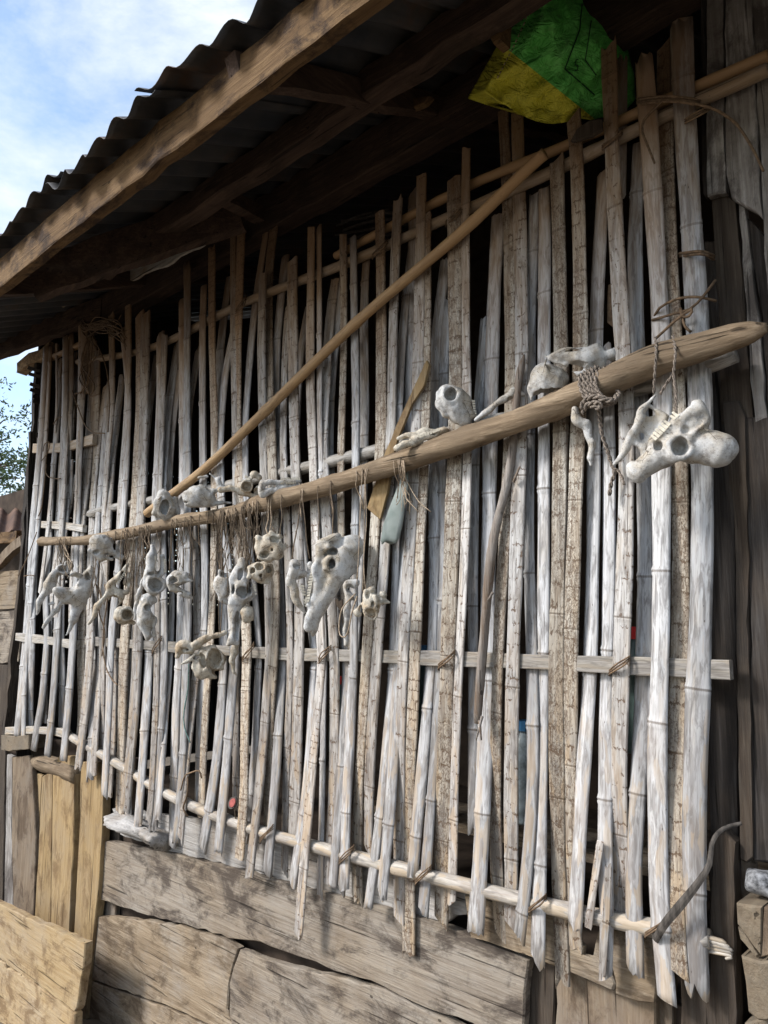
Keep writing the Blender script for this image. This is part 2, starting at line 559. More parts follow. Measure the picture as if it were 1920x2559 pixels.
M['bone_grey'] = bone('bone_bleached', (0.54, 0.55, 0.555), (0.38, 0.33, 0.255), (0.15, 0.13, 0.11))
M['bone_cream'] = bone('bone_cream', (0.56, 0.53, 0.46), (0.36, 0.27, 0.17), (0.13, 0.10, 0.07))
M['bone_dark'] = bone('bone_stained', (0.42, 0.39, 0.33), (0.26, 0.19, 0.11), (0.12, 0.09, 0.06))
M['tooth'] = plain('tooth', (0.66, 0.62, 0.52), .45, .2, 60, .3, .2)
M['horn'] = wood('horn', (0.07, 0.058, 0.046), (0.17, 0.145, 0.12), (0.32, 0.29, 0.25), 'Z', None, 0, .7, 1.0)
M['string'] = plain('fibre_string', (0.13, 0.10, 0.072), .9, .6, 90, .6, .5)
M['string_light'] = plain('fibre_string_pale', (0.34, 0.27, 0.20), .9, .4, 90, .5, .5)
M['rope'] = plain('rope_grey', (0.20, 0.17, 0.145), .95, .1, 160, .7, .9)
M['rope_dark'] = plain('rope_dark', (0.085, 0.075, 0.068), .95, .1, 160, .7, .9)
M['vine'] = plain('vine', (0.14, 0.095, 0.06), .8, .4, 60, .5, .5)
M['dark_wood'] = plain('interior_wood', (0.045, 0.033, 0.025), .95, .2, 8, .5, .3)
M['bark_strap'] = plain('bark_strap', (0.065, 0.058, 0.052), .85, .1, 60, .8, .8, (1, 1, .2))

# ------------------------------------------------------------------ bamboo panels
RAIL_Z = [3.26, 2.34, 1.48, 0.70]
RAIL_R = [0.024, 0.024, 0.016, 0.024]


def strip(parent, pts, wpx, kind='g', weave='ffff', top=0.02, bot=0.02, slant=(0, 0), rails=None, dy=None, seed=None):
    """one split-bamboo strip: pts are surveyed (px, py) from the top down, weave tells front or behind at each rail"""
    rails = rails or list(zip(RAIL_Z, RAIL_R))
    py_ = np.array([q[1] for q in pts], float); px_ = np.array([q[0] for q in pts], float)
    if len(pts) > 5:                      # bamboo is stiff: ease the survey wobble
        c3 = np.polyfit(py_, px_, 4)
        px_ = px_ * .45 + np.polyval(c3, py_) * .55
    pts = list(zip(px_, py_))
    P = [at(a, b, -0.01) for a, b in pts]
    mid = P[len(P) // 2]
    c = abs((mid - CAM).normalized().y)
    app = wpx * depth(mid) / F_PX
    s_ = math.sqrt(1 - c * c)
    W = app * 1.15 / (c + 0.19 * s_)
    W = min(max(W, 0.016), 0.10)
    flat = kind != 'g'
    dep = W * (0.14 if not flat else 0.17)
    zs = [r[0] for r in rails]
    ys = []
    for (z, r), ch in zip(rails, weave):
        ys.append(-r - 0.002 if ch == 'f' else r + dep + 0.002)
    o = np.argsort(zs)
    extra = (RNG.normal() * 0.004 if dy is None else dy)
    zd = np.linspace(P[0].z, P[-1].z, max(12, int(abs(P[0].z - P[-1].z) / .09)))
    yv = np.interp(zd, np.array(zs)[o], np.array(ys)[o])
    yv = np.convolve(np.pad(yv, 2, mode='edge'), np.ones(5) / 5, mode='valid') + extra
    yy_at = lambda z: float(np.interp(-z, -zd, yv))
    # the survey gives directions; set each point at its own depth
    sm = catmull([(q[0], q[1], 0) for q in pts], 60.)
    Pw = []
    for q in sm:
        y_ = yy_at(at(q[0], q[1], 0).z)
        w_ = at(q[0], q[1], y_ - dep * .5)
        Pw.append((w_.x, w_.z, y_))
    path = catmull(Pw, 0.045)
    yy = path[:, 2]
    L = np.concatenate([[0], np.cumsum(np.linalg.norm(np.diff(path[:, :2], axis=0), axis=1))])
    tot = L[-1]
    # sample stations with the joints inserted
    st = [(float(l), 0.0, 0.0) for l in np.arange(0, tot, 0.06)] + [(tot, 0.0, 0.0)]
    v = RNG.uniform(0.05, 0.6)
    nodes = []
    while v < tot - 0.03:
        nodes.append(v); v += RNG.uniform(0.42, 0.75)
    st = [q for q in st if all(abs(q[0] - n) > 0.022 for n in nodes)]
    bulge = 0.0045 if kind == 'g' else 0.0016
    for n in nodes:
        st += [(n - 0.016, 0, 0), (n - 0.006, 0.0, .75 * bulge), (n - .001, .45, bulge), (n + .003, .45, bulge * .2), (n + 0.008, 0.0, bulge * .8), (n + 0.018, 0, 0)]
    st.sort()
    if kind == 'g':
        A = math.radians(31)
        angs = np.linspace(-A, A, 8)
        R_ = W / (2 * math.sin(A))
        prof = [(R_ * math.sin(a), R_ * math.cos(a) - R_ * math.cos(A), math.sin(a), math.cos(a)) for a in angs]
        th = 0.009
        inner = [((R_ - th) * math.sin(a) * .98, (R_ - th) * math.cos(a) - R_ * math.cos(A), 0, 0) for a in angs[::-1]]
    else:
        h = dep
        b = W * .06
        prof = [(-W / 2, 0, -1, 0), (-W / 2, h * .62, -1, 0), (-W / 2 + b, h * .9, -.5, .8), (-W * .18, h, 0, 1), (W * .18, h, 0, 1), (W / 2 - b, h * .9, .5, .8), (W / 2, h * .62, 1, 0), (W / 2, 0, 1, 0)]
        inner = [(W * .3, h * .12, 0, 0), (0, h * .2, 0, 0), (-W * .3, h * .12, 0, 0)]
    ring = prof + inner
    nr = len(ring)
    us = [0.0]
    for i in range(1, nr): us.append(us[-1] + math.hypot(ring[i][0] - ring[i - 1][0], ring[i][1] - ring[i - 1][1]))
    jt = RNG.uniform(-1, 1, nr) * top
    jb = RNG.uniform(-1, 1, nr) * bot
    # inner profile follows the outer one at the ends
    for i in range(len(inner)):
        k = int(np.argmin([abs(ring[j][0] - inner[i][0]) for j in range(len(prof))]))
        jt[len(prof) + i], jb[len(prof) + i] = jt[k], jb[k]
    roll = RNG.normal() * 0.08
    verts, uvs, att = [], [], []
    wavy = RNG.uniform(0, 6.28, 3)
    for q, (l, nd, bg) in enumerate(st):
        l = min(max(l, 0), tot)
        x = np.interp(l, L, path[:, 0]); z = np.interp(l, L, path[:, 1]); y = np.interp(l, L, yy)
        e = 0.02
        x2, z2 = np.interp(min(l + e, tot), L, path[:, 0]), np.interp(min(l + e, tot), L, path[:, 1])
        x1, z1 = np.interp(max(l - e, 0), L, path[:, 0]), np.interp(max(l - e, 0), L, path[:, 1])
        t = np.array([x2 - x1, z2 - z1]); t /= np.linalg.norm(t) + 1e-9
        a = np.array([-t[1], t[0]])                 # across, towards +x for a strip running down
        wk = 1 + .05 * math.sin(6 * l + wavy[0]) + .03 * math.sin(15 * l + wavy[1])
        rl = roll + .05 * math.sin(2.2 * l + wavy[2])
        for j, (u, d, nu, ndp) in enumerate(ring):
            uu = u * wk + nu * bg
            dd = d + ndp * bg
            uu, dd = uu * math.cos(rl) - dd * math.sin(rl), uu * math.sin(rl) + dd * math.cos(rl)
            ll = 0.0
            if q == 0: ll = -(abs(jt[j]) + slant[0] * u / W)
            if q == len(st) - 1: ll = abs(jb[j]) + slant[1] * u / W
            verts.append((x + a[0] * uu + t[0] * ll, y - dd, z + a[1] * uu + t[1] * ll))
            uvs.append((us[j], l + ll)); att.append(nd if j < len(prof) else 0)
    faces = []
    for q in range(len(st) - 1):
        for j in range(nr):
            k = (j + 1) % nr
            faces.append((q * nr + j, (q + 1) * nr + j, (q + 1) * nr + k, q * nr + k))
    faces.append(tuple(range(nr)))
    faces.append(tuple((len(st) - 1) * nr + j for j in range(nr))[::-1])
    m = {'g': M['bam_grey'], 'c': M['bam_crack'], 't': M['bam_tan']}[kind]
    ob = mesh_obj('bamboo_strip', verts, faces, m, parent, kind == 'g', uvs, att)
    if kind == 'g': ob.data.polygons[-1].use_smooth = ob.data.polygons[-2].use_smooth = False
    return ob


panel = empty('bamboo_wall', at(1000, 2300, 0))
tag(panel, 'long wall of upright split bamboo strips woven over horizontal bamboo rails', 'bamboo wall')

# (points top -> bottom, width, kind, weave at the four rails, rag top, rag bottom)
S = [
 ([(265,970),(248,1100),(238,1190),(229,1330),(222,1480),(228,1610),(212,1760),(197,1909)],17,'t','bbff'),
 ([(272,960),(262,1060),(255,1160),(240,1330),(237,1450),(230,1600),(231,1760),(222,1935)],16,'g','bfbf'),
 ([(278,792),(281,1000),(262,1200),(258,1400),(252,1600),(246,1700),(233,1926)],14,'t','ffbf'),
 ([(304,950),(290,1070),(275,1180),(270,1320),(262,1450),(256,1640),(255,1890)],16,'t','bffb'),
 ([(306,830),(317,986),(311,1194),(307,1310),(285,1480),(273,1614),(270,1800),(258,1982)],17,'g','ffff'),
 ([(320,769),(320,950),(312,1100),(300,1250),(296,1400),(288,1600),(282,1850),(272,1988)],15,'t','ffbb'),
 ([(350,790),(349,1000),(341,1250),(325,1430),(309,1610),(305,1850),(300,2025)],21,'c','fffb'),
 ([(363,790),(360,1000),(357,1150),(350,1300),(346,1450),(344,1610),(332,1800),(312,2022)],20,'t','ffff'),
 ([(390,890),(376,990),(362,1110),(356,1300),(350,1400),(330,1614),(322,1850),(318,2040)],16,'g','bbbb'),
 ([(399,841),(399,980),(388,1230),(385,1400),(372,1614),(358,1850),(343,2055)],18,'g','ffbf'),
 ([(411,841),(406,990),(398,1250),(395,1450),(392,1614),(390,1750),(378,1990),(372,2050)],15,'t','ffff'),
 ([(440,870),(418,1050),(402,1229),(405,1450),(410,1614),(402,1800),(390,1880),(382,2061)],20,'g','bfff'),
 ([(446,930),(434,1065),(417,1225),(428,1430),(425,1614),(405,1850),(393,2040)],20,'g','bbbf'),
 ([(453,753),(454,900),(453,1120),(450,1430),(449,1630),(436,1760),(432,2000),(428,2108)],21,'g','fffb'),
 ([(465,658),(467,830),(464,970),(465,1117),(468,1430),(464,1630),(457,1800),(452,1945),(437,2100)],20,'g','ffff'),
 ([(495,880),(470,1059),(478,1250),(490,1430),(492,1630),(485,1720),(465,1900),(450,2080)],18,'t','bbbf'),
 ([(507,717),(505,860),(504,1117),(506,1300),(512,1430),(507,1630),(497,1780),(492,2010)],20,'g','ffbb'),
 ([(529,629),(530,860),(536,1090),(533,1430),(524,1630),(516,1720),(510,1860),(503,2040)],17,'c','fffb'),
 ([(570,697),(556,827),(537,1060),(545,1300),(556,1480),(558,1640),(556,1700),(541,1873),(527,1969),(507,2111)],23,'g','bfbf'),
 ([(579,830),(565,940),(547,1117),(550,1300),(575,1480),(589,1629),(580,1700),(565,1850),(556,1980),(545,2117)],22,'g','bfff'),
 ([(582,512),(583,800),(587,1060),(588,1300),(592,1480),(596,1630),(590,1750),(588,1900),(590,2000)],13,'t','ffbb'),
 ([(602,581),(594,940),(591,1090),(600,1300),(612,1480),(620,1629),(612,1720),(608,1880),(610,2000),(598,2145)],20,'c','ffff'),
 ([(662,570),(648,690),(634,800),(617,970),(605,1100),(612,1300),(640,1500),(651,1629),(640,1720),(630,1850),(622,2000),(613,2090)],23,'g','bfbb'),
 ([(656,685),(656,860),(657,1120),(662,1300),(672,1480),(677,1640),(668,1720),(655,1870),(640,2020),(624,2190)],24,'t','ffff'),
 ([(692,529),(672,670),(673,900),(677,1117),(684,1300),(690,1480),(684,1640),(672,1780),(672,1990),(668,2060)],22,'c','bffb'),
 ([(710,650),(696,800),(688,920),(690,1120),(695,1430),(706,1629),(700,1720),(688,1900),(683,1970),(667,2180)],24,'g','bbbf'),
 ([(720,770),(715,890),(706,1117),(716,1300),(722,1480),(727,1640),(723,1750),(716,1900),(712,2050),(712,2175)],18,'t','bffb'),
 ([(730,651),(731,800),(734,970),(735,1120),(742,1300),(750,1480),(747,1640),(743,1750),(740,1900),(733,2100)],24,'t','fffb'),
 ([(767,770),(752,885),(741,1060),(738,1120),(748,1300),(762,1480),(790,1640),(780,1700),(766,1900),(752,2050),(733,2190)],23,'g','bbbf'),
 ([(777,570),(779,914),(779,1117),(782,1300),(790,1480),(811,1640),(799,1743),(776,1931),(764,2076),(753,2235),(748,2322)],20,'t','ffff'),
 ([(796,567),(799,827),(796,1030),(799,1120),(803,1300),(806,1480),(812,1640),(808,1750),(803,1950),(799,2231)],14,'g','ffbb'),
 ([(837,700),(825,800),(816,970),(805,1117),(815,1300),(828,1480),(837,1640),(835,1760),(833,1950),(826,2110),(818,2205)],23,'t','bffb'),
 ([(851,711),(834,943),(819,1117),(830,1300),(845,1480),(868,1640),(868,1700),(855,1830),(843,2000),(831,2213)],22,'g','bbbf'),
 ([(858,593),(858,885),(853,1117),(852,1300),(860,1500),(868,1640),(864,1980)],18,'c','ffbb'),
 ([(881,593),(883,827),(889,1020),(886,1300),(880,1500),(883,1640),(880,1760),(872,1930),(862,2090),(852,2222)],22,'g','fffb'),
 ([(915,640),(905,800),(911,1020),(905,1300),(890,1500),(882,1640),(874,1805),(866,1978),(858,2215)],24,'g','bbbf'),
 ([(950,542),(950,785),(953,1016),(955,1078),(945,1200),(932,1367),(915,1642),(905,1850),(892,2090),(893,2237)],27,'c','fffb'),
 ([(994,510),(987,670),(981,840),(979,1020),(972,1200),(960,1400),(941,1640),(926,1890),(920,2123)],24,'t','fffb'),
 ([(1031,606),(1016,727),(1002,872),(995,1020),(990,1300),(983,1500),(980,1660),(967,1833),(944,2065),(920,2258)],24,'g','bfbf'),
 ([(1033,480),(1029,700),(1020,1016),(1012,1300),(1000,1500),(992,1700),(984,1862),(970,2065),(954,2224)],25,'g','bbbf'),
 ([(1054,444),(1048,669),(1045,900),(1040,1100),(1025,1350),(1005,1640),(1000,1862),(999,2094),(997,2290)],24,'t','fffb'),
 ([(1064,541),(1062,900),(1060,1100),(1052,1300),(1036,1640),(1029,1834),(1024,2007),(1021,2374)],26,'c','fffb'),
 ([(1112,655),(1094,814),(1080,1016),(1080,1200),(1084,1400),(1080,1640),(1073,1680),(1060,1834),(1048,1978),(1030,2180)],26,'g','bbbf'),
 ([(1112,756),(1112,872),(1106,990),(1100,1200),(1102,1400),(1094,1640),(1083,1891),(1068,2094),(1057,2278)],26,'g','bbbf'),
 ([(1135,449),(1135,640),(1138,814),(1140,960),(1138,1100),(1130,1300),(1117,1640),(1109,2007),(1102,2302)],31,'c','fffb'),
 ([(1165,389),(1162,610),(1161,814),(1167,960),(1170,1150),(1160,1400),(1146,1640),(1136,1949),(1133,2152),(1128,2243)],22,'t','fffb'),
 ([(1212,800),(1196,1000),(1186,1150),(1182,1400),(1181,1640),(1181,1920),(1181,2060)],23,'g','bbbb'),
 ([(1245,539),(1233,727),(1225,1016),(1222,1200),(1218,1450),(1217,1660),(1207,1949),(1199,2152),(1187,2322)],36,'g','bbbf'),
 ([(1258,278),(1271,582),(1275,814),(1277,990),(1270,1200),(1258,1400),(1242,1640),(1239,1949),(1243,2181),(1250,2337)],29,'c','bffb'),
 ([(1293,283),(1297,582),(1303,785),(1305,960),(1295,1200),(1288,1450),(1280,1640),(1277,1920),(1280,2181),(1275,2310)],29,'t','bffb'),
 ([(1335,500),(1323,814),(1325,1016),(1318,1200),(1320,1400),(1328,1640),(1332,1920),(1318,2123),(1300,2320)],30,'g','bbbf'),
 ([(1357,480),(1362,583),(1358,836),(1357,1090),(1358,1300),(1356,1640),(1352,1900),(1347,2150),(1343,2382)],32,'g','bfbf'),
 ([(1392,405),(1394,582),(1400,836),(1405,950),(1400,1150),(1396,1400),(1388,1660),(1392,1900),(1398,2200),(1405,2436)],33,'c','fffb'),
 ([(1434,293),(1441,400),(1445,582),(1452,836),(1448,1000),(1440,1150),(1432,1400),(1424,1660),(1425,1900),(1426,2150),(1437,2350)],32,'c','fffb'),
 ([(1508,430),(1497,655),(1490,836),(1480,1000),(1482,1200),(1480,1400),(1476,1660),(1465,1800),(1450,2000),(1442,2200),(1436,2308)],35,'g','bbbf'),
 ([(1521,123),(1530,366),(1541,655),(1553,836),(1568,1000),(1568,1150),(1562,1342),(1552,1600),(1549,1700),(1548,1950),(1555,2150),(1552,2290)],37,'t','fffb'),
 ([(1512,870),(1519,1017),(1521,1342),(1519,1596),(1513,1668),(1512,1900),(1510,2130),(1517,2300),(1512,2411)],32,'g','bbbf'),
 ([(1553,159),(1551,275),(1549,480)],24,'g','bbbb'),
 ([(1598,358),(1588,582),(1589,836),(1600,1000),(1608,1200),(1612,1400),(1609,1640),(1602,1830),(1590,2050),(1582,2200),(1587,2421)],37,'g','bbbf'),
 ([(1609,156),(1620,330),(1635,582),(1653,836),(1655,1000),(1648,1200),(1652,1400),(1650,1640),(1640,1850),(1643,2050),(1647,2250),(1665,2497)],43,'g','ffff'),
 ([(1662,116),(1667,402),(1674,655),(1678,836),(1690,1000),(1698,1250),(1703,1450),(1702,1640),(1690,1850),(1683,2050),(1690,2300),(1698,2430)],40,'c','bfbf'),
 ([(1702,69),(1709,257),(1721,474),(1739,763),(1745,900),(1755,1200),(1752,1450),(1745,1660),(1736,1900),(1735,2150),(1740,2452)],49,'g','ffff'),
 ([(203,1330),(206,1520),(203,1650),(204,1790),(199,1850)],19,'c','bbbb'),
]
for i, (pts, w, kd, wv) in enumerate(S):
    sl = (RNG.choice([0, 0, 0.02, -0.02, 0.035]), RNG.choice([0, 0, 0.025, -0.03, .04]))
    strip(panel, pts, w, kd, wv, top=RNG.choice([.008, .02, .04]), bot=RNG.choice([.01, .025, .05]), slant=sl,
          dy=[-.004, .004, 0.0, .007, -.007][i % 5])
# splintered end of a broken strip
strip(panel, [(1498,2120),(1486,2200),(1472,2305)], 16, 't', 'ffff', .03, .03, dy=-.006)
strip(panel, [(1520,2180),(1515,2290),(1506,2420)], 15, 't', 'ffff', .03, .04, dy=-.012)


def rail(name, pts, r, Y, parent, flat=1.0, m='rail', rough=.05, sides=12, joints=True):
    P = [tuple(at(a, b, Y)) for a, b in pts]
    path = catmull(P, 0.05)
    L = np.concatenate([[0], np.cumsum(np.linalg.norm(np.diff(path, axis=0), axis=1))])
    rr = np.full(len(path), r)
    if joints:
        for n in np.arange(RNG.uniform(.1, .3), L[-1], .38):
            rr = rr + r * .14 * np.exp(-((L - n) / .022) ** 2)
    v, f, u = tube_data(path, rr, sides, rough, True, 0, flat)
    return mesh_obj(name, v, f, M[m], parent, True, u, np.zeros(len(v)))


rail('rail', [(196,905),(382,868),(607,758),(868,657),(1140,535),(1400,420),(1640,300),(1920,175)], .022, 0.002, panel)
rail('rail', [(840,640),(1140,480),(1400,370),(1640,262),(1920,140)], .019, 0.012, panel, m='bam_pole')
rail('rail', [(225,1290),(249,1276),(480,1232),(711,1181),(954,1123),(1300,1040),(1550,981),(1700,940),(1839,885)], .027, 0.0, panel)
# flat batten of the third rail
def batten(pts, hh, tt, Y, parent, m='rail'):
    P = [tuple(at(a, b, Y)) for a, b in pts]
    path = catmull(P, .08)
    ring = [(-1, -.9), (-.9, -1), (.9, -1), (1, -.9), (1, .9), (.9, 1), (-.9, 1), (-1, .9)]
    verts, faces, uvs = [], [], []
    L = np.concatenate([[0], np.cumsum(np.linalg.norm(np.diff(path, axis=0), axis=1))])
    for i, p in enumerate(path):
        k = 1 + .08 * math.sin(7 * L[i]) + RNG.normal() * .03
        for j, (a, b) in enumerate(ring):
            verts.append((p[0], p[1] + a * tt / 2 * k, p[2] + b * hh / 2 * k)); uvs.append((j * .012, L[i]))
    n = len(path)
    for i in range(n - 1):
        for j in range(8):
            k = (j + 1) % 8
            faces.append((i * 8 + j, i * 8 + k, (i + 1) * 8 + k, (i + 1) * 8 + j))
    faces += [tuple(range(8))[::-1], tuple((n - 1) * 8 + j for j in range(8))]
    return mesh_obj('rail', verts, faces, M[m], parent, False, uvs, np.zeros(len(verts)))


batten([(217,1601),(636,1630),(948,1640),(1300,1652),(1828,1674)], .052, .026, 0.0, panel)
rail('rail', [(173,1838),(300,1912),(420,1985),(578,2053),(760,2108),(972,2163),(1250,2235),(1500,2292),(1700,2332),(1775,2348)], .026, 0.0, panel)
# frayed end of the lowest rail
for k in range(5):
    y0 = 2340 + k * 9
    ptube('splinter', [(1740, y0 - 6, -.004 + .004 * k), (1805 + 6 * k, y0 + 12, -.006), (1832 - 9 * abs(k - 2), y0 + 20, -.005)], [.008, .007, .004], M['rail'], panel, sides=5)

# tight bindings where strips cross the rails
for (bx_, by_, wpx_) in ((1742,287,52),(1530,350,40),(1135,540,34),(950,622,30),(602,762,22),(1549,1662,42),(1117,1647,34),(811,1636,26),(620,1630,24),(392,1612,20),(1343,2258,36),(1058,2186,32),(866,2136,30),(667,2082,28),(1640,2318,44)):
    for q_ in range(3):
        dx_, dy_ = RNG.normal() * 3, q_ * 5 - 5
        h_ = wpx_ * .62
        ptube('binding', [(bx_ - h_, by_ + 22 + dy_, .02), (bx_ - h_ * .9, by_ + 16 + dy_, -.035), (bx_ + dx_, by_ + dy_, -.052), (bx_ + h_ * .9, by_ - 16 + dy_, -.035), (bx_ + h_, by_ - 22 + dy_, .02)], .0028, M['vine'], panel, .02, 5)

# ---- the short bamboo panel at the corner
corner = empty('bamboo_corner_panel', at(120, 1830, 0))
tag(corner, 'narrow panel of thin bundled bamboo strips at the far house corner', 'bamboo panel')
LR = [(at(150, 880).z, .022), (at(150, 1108).z, .022), (at(150, 1312).z, .018), (at(110, 1598).z, .018), (at(90, 1828).z, .018)]
LS = [
 ([(114,868),(103,1050),(98,1116),(77,1324),(77,1400),(62,1602),(43,1800),(40,1836)],17,'g','fffbf'),
 ([(124,870),(117,1000),(111,1122),(98,1250),(75,1500),(60,1700),(56,1858)],15,'g','fffff'),
 ([(120,869),(108,1110),(90,1300),(84,1450),(78,1600),(72,1760),(75,1822)],13,'g','bbbfb'),
 ([(156,900),(147,960),(139,1080),(130,1194),(121,1400),(107,1500),(117,1600),(104,1740),(92,1800),(82,1872)],18,'g','bfbff'),
 ([(162,845),(160,1000),(156,1080),(158,1180),(150,1300),(140,1450),(144,1520),(136,1660),(127,1776),(116,1886)],21,'g','ffbff'),
 ([(168,846),(164,1000),(152,1150),(141,1350),(128,1500),(124,1640),(111,1700),(112,1805)],12,'t','fbbbb'),
 ([(176,838),(174,960),(172,1000),(168,1200),(160,1330),(152,1500),(150,1600),(156,1690),(150,1814)],15,'g','ffbfb'),
 ([(188,884),(174,990),(165,1107),(159,1223),(153,1339),(145,1430),(140,1540)],13,'t','bfffb'),
 ([(197,905),(185,991),(176,1120),(165,1260),(158,1380),(150,1500)],12,'t','bbffb'),
 ([(200,815),(200,934),(195,1080),(190,1260),(180,1400),(176,1540)],9,'t','ffbfb'),
 ([(208,815),(207,934),(200,1020),(194,1136),(191,1280),(188,1400),(185,1516),(179,1602),(168,1747),(156,1898)],21,'g','ffbff'),
 ([(229,855),(231,991),(223,1107),(214,1194),(203,1304),(196,1420),(193,1530)],20,'t','fbbfb'),
 ([(243,881),(243,1020),(238,1160),(228,1290)],14,'c','fbbbb'),
 ([(141,861),(142,1000),(138,1080)],5,'t','fffff'),
 ([(152,900),(128,1230),(112,1390),(100,1480)],11,'t','bbfbb'),
 ([(186,1190),(170,1280),(150,1370),(134,1470)],12,'t','bbbfb'),
 ([(178,1150),(172,1260),(156,1345),(145,1400)],11,'g','ffbbb'),
]
for i, (pts, w, kd, wv) in enumerate(LS):
    strip(corner, pts, w, kd, wv, .012, .012, rails=LR, dy=[-.006, .006, 0, .01, -.01][i % 5])
rail('rail', [(118,900),(200,862),(232,846)], .022, 0, corner, m='bam_pole')
batten([(87,1121),(160,1118),(237,1098)], .07, .03, 0, corner)
batten([(108,1311),(160,1314),(212,1321)], .05, .03, 0, corner)
batten([(44,1591),(120,1600),(194,1612)], .055, .03, 0, corner)
batten([(18,1826),(90,1824),(150,1829),(172,1836)], .05, .03, 0.0, corner)

# ------------------------------------------------------------------ poles
dp = [(1362,384),(1323,418),(1149,585),(889,808),(640,1050),(507,1176),(368,1283)]
P = [tuple(at(a, b, -0.075)) for a, b in dp]
path = catmull(P, .05)
Lp = np.concatenate([[0], np.cumsum(np.linalg.norm(np.diff(path, axis=0), axis=1))])
rr = np.interp(Lp, [0, Lp[-1]], [.0215, .026])
for n in (.33, 1.02, 1.7, 2.35, 3.0):
    rr = rr + .004 * np.exp(-((Lp - n) / .012) ** 2)
v, f, u = tube_data(path, rr, 12, .03)
at_n = [0.45 * math.exp(-((q[1] - .33) / .006) ** 2) for q in u]
dpo = mesh_obj('bamboo_pole', v, f, M['bam_pole'], None, True, u, at_n)
tag(dpo, 'brown bamboo pole leaning diagonally across the upright strips', 'pole')

lp = [(104,1353,11.5),(170,1352,11),(231,1348,12),(347,1326,14.5),(448,1303,16),(536,1290,16.5),(600,1279,19),(640,1262,22),(700,1246,24),(767,1229,24),(883,1195,24),(1005,1153,26),(1149,1103,31),(1323,1042,32),(1465,980,37),(1609,912,38),(1754,868,36),(1830,843,33),(1880,829,26),(1917,818,12)]
LOGY = -0.105
P, R_ = [], []
for a, b, r in lp:
    p = at(a, b, LOGY)
    P.append((p.x, p.y, p.z, r * depth(p) / F_PX))
q = catmull(P, .026)
log = tube('hanging_log', q[:, :3], np.maximum(q[:, 3], .008), M['log'], None, 18, .075)
tag(log, 'long crooked brown log tied level across the wall, carrying the skulls', 'log')


def log_y(px):
    return LOGY - np.interp(px, [104, 600, 1000, 1500, 1900], [.03, .035, .035, .045, .03])


sp = [(1311,886),(1296,960),(1277,1150),(1262,1230),(1236,1338),(1222,1450),(1204,1656),(1193,1808)]
P = [tuple(at(a, b, -.05)) for a, b in sp]
q = catmull(P, .035)
stk = tube('leaning_stick', q, np.interp(np.linspace(0, 1, len(q)), [0, .04, .5, .97, 1], [.003, .014, .0165, .016, .011]), M['stick'], None, 10, .09)
tag(stk, 'rough grey barky stick leaning upright against the bamboo, broken at its foot', 'stick')
for a, b, c, d in ((1284,1205,1300,1165), (1232,1480,1220,1500), (1205,1790,1190,1850), (1198,1800,1203,1850)):
    ptube('twig_stub', [(a, b, -.055), (c, d, -.062)], [.006, .003], M['stick'], stk, sides=5)

# ------------------------------------------------------------------ ground
def ground_z(x, y):
    return -0.12 + 0.16 * max(min(x + 1.0, 3.0), -5.5) - 0.02 * max(0, -y - 6) * .2


xs = sorted(set([-400, -150, -60, -30, -15, -10] + list(np.linspace(-8, 6, 29)) + [9, 15, 30, 60, 150, 400]))
ys_ = sorted(set([-400, -150, -60, -30, -15] + list(np.linspace(-9, 6, 25)) + [10, 20, 40, 80, 150, 400]))
gv = [(x, y, ground_z(x, y) + (0.02 * RNG.normal() if abs(x) < 9 and abs(y) < 9 else 0)) for y in ys_ for x in xs]
gf = [(j * len(xs) + i, j * len(xs) + i + 1, (j + 1) * len(xs) + i + 1, (j + 1) * len(xs) + i) for j in range(len(ys_) - 1) for i in range(len(xs) - 1)]
k = NT('bare_earth', .95)
gn = k.noise(k.mapping(k.obj(), (1.2, 1.2, 1.2)), 1.0, 8, .65)
gcol = k.ramp(gn, [(0.3, (0.085, 0.067, 0.046)), (0.7, (0.16, 0.125, 0.088))])
gm = k.done(gcol, k.bump(gn, .6, .05))
g = mesh_obj('ground', gv, gf, gm, None, True, origin=Vector((0, 0, 0)))
tag(g, 'bare tan earth sloping past the house', 'ground', kind='structure')

# ------------------------------------------------------------------ roof
k = NT('corrugated_iron', .55)
k.b.inputs['Metallic'].default_value = 0.25
n1 = k.noise(k.mapping(k.obj(), (3, 3, 3), k.off()), 1.0, 6, .65)
n2 = k.noise(k.mapping(k.obj(), (40, 3, 20), k.off()), 1.0, 5, .6)
c = k.ramp(n1, [(0.35, (0.045, 0.052, 0.066)), (0.55, (0.075, 0.074, 0.076)), (0.72, (0.12, 0.07, 0.045))])
c = k.mix(.5, c, k.ramp(n2, [(.3, .3), (.7, .65)]), 'OVERLAY')
M['iron'] = k.done(k.bright(c, .3), k.bump(n2, .2, .004))
k = NT('rusty_iron', .8)
n1 = k.noise(k.mapping(k.obj(), (6, 6, 6), k.off()), 1.0, 6, .65)
M['rust'] = k.done(k.ramp(n1, [(0.3, (0.05, 0.03, 0.022)), (0.55, (0.10, 0.055, 0.036)), (0.75, (0.16, 0.10, 0.065))]), k.bump(n1, .3, .004))

roof = empty('corrugated_roof', (-2.5, -1.1, 3.38))
tag(roof, 'weathered corrugated iron roof with overhanging wavy eave on timber purlins', 'roof')


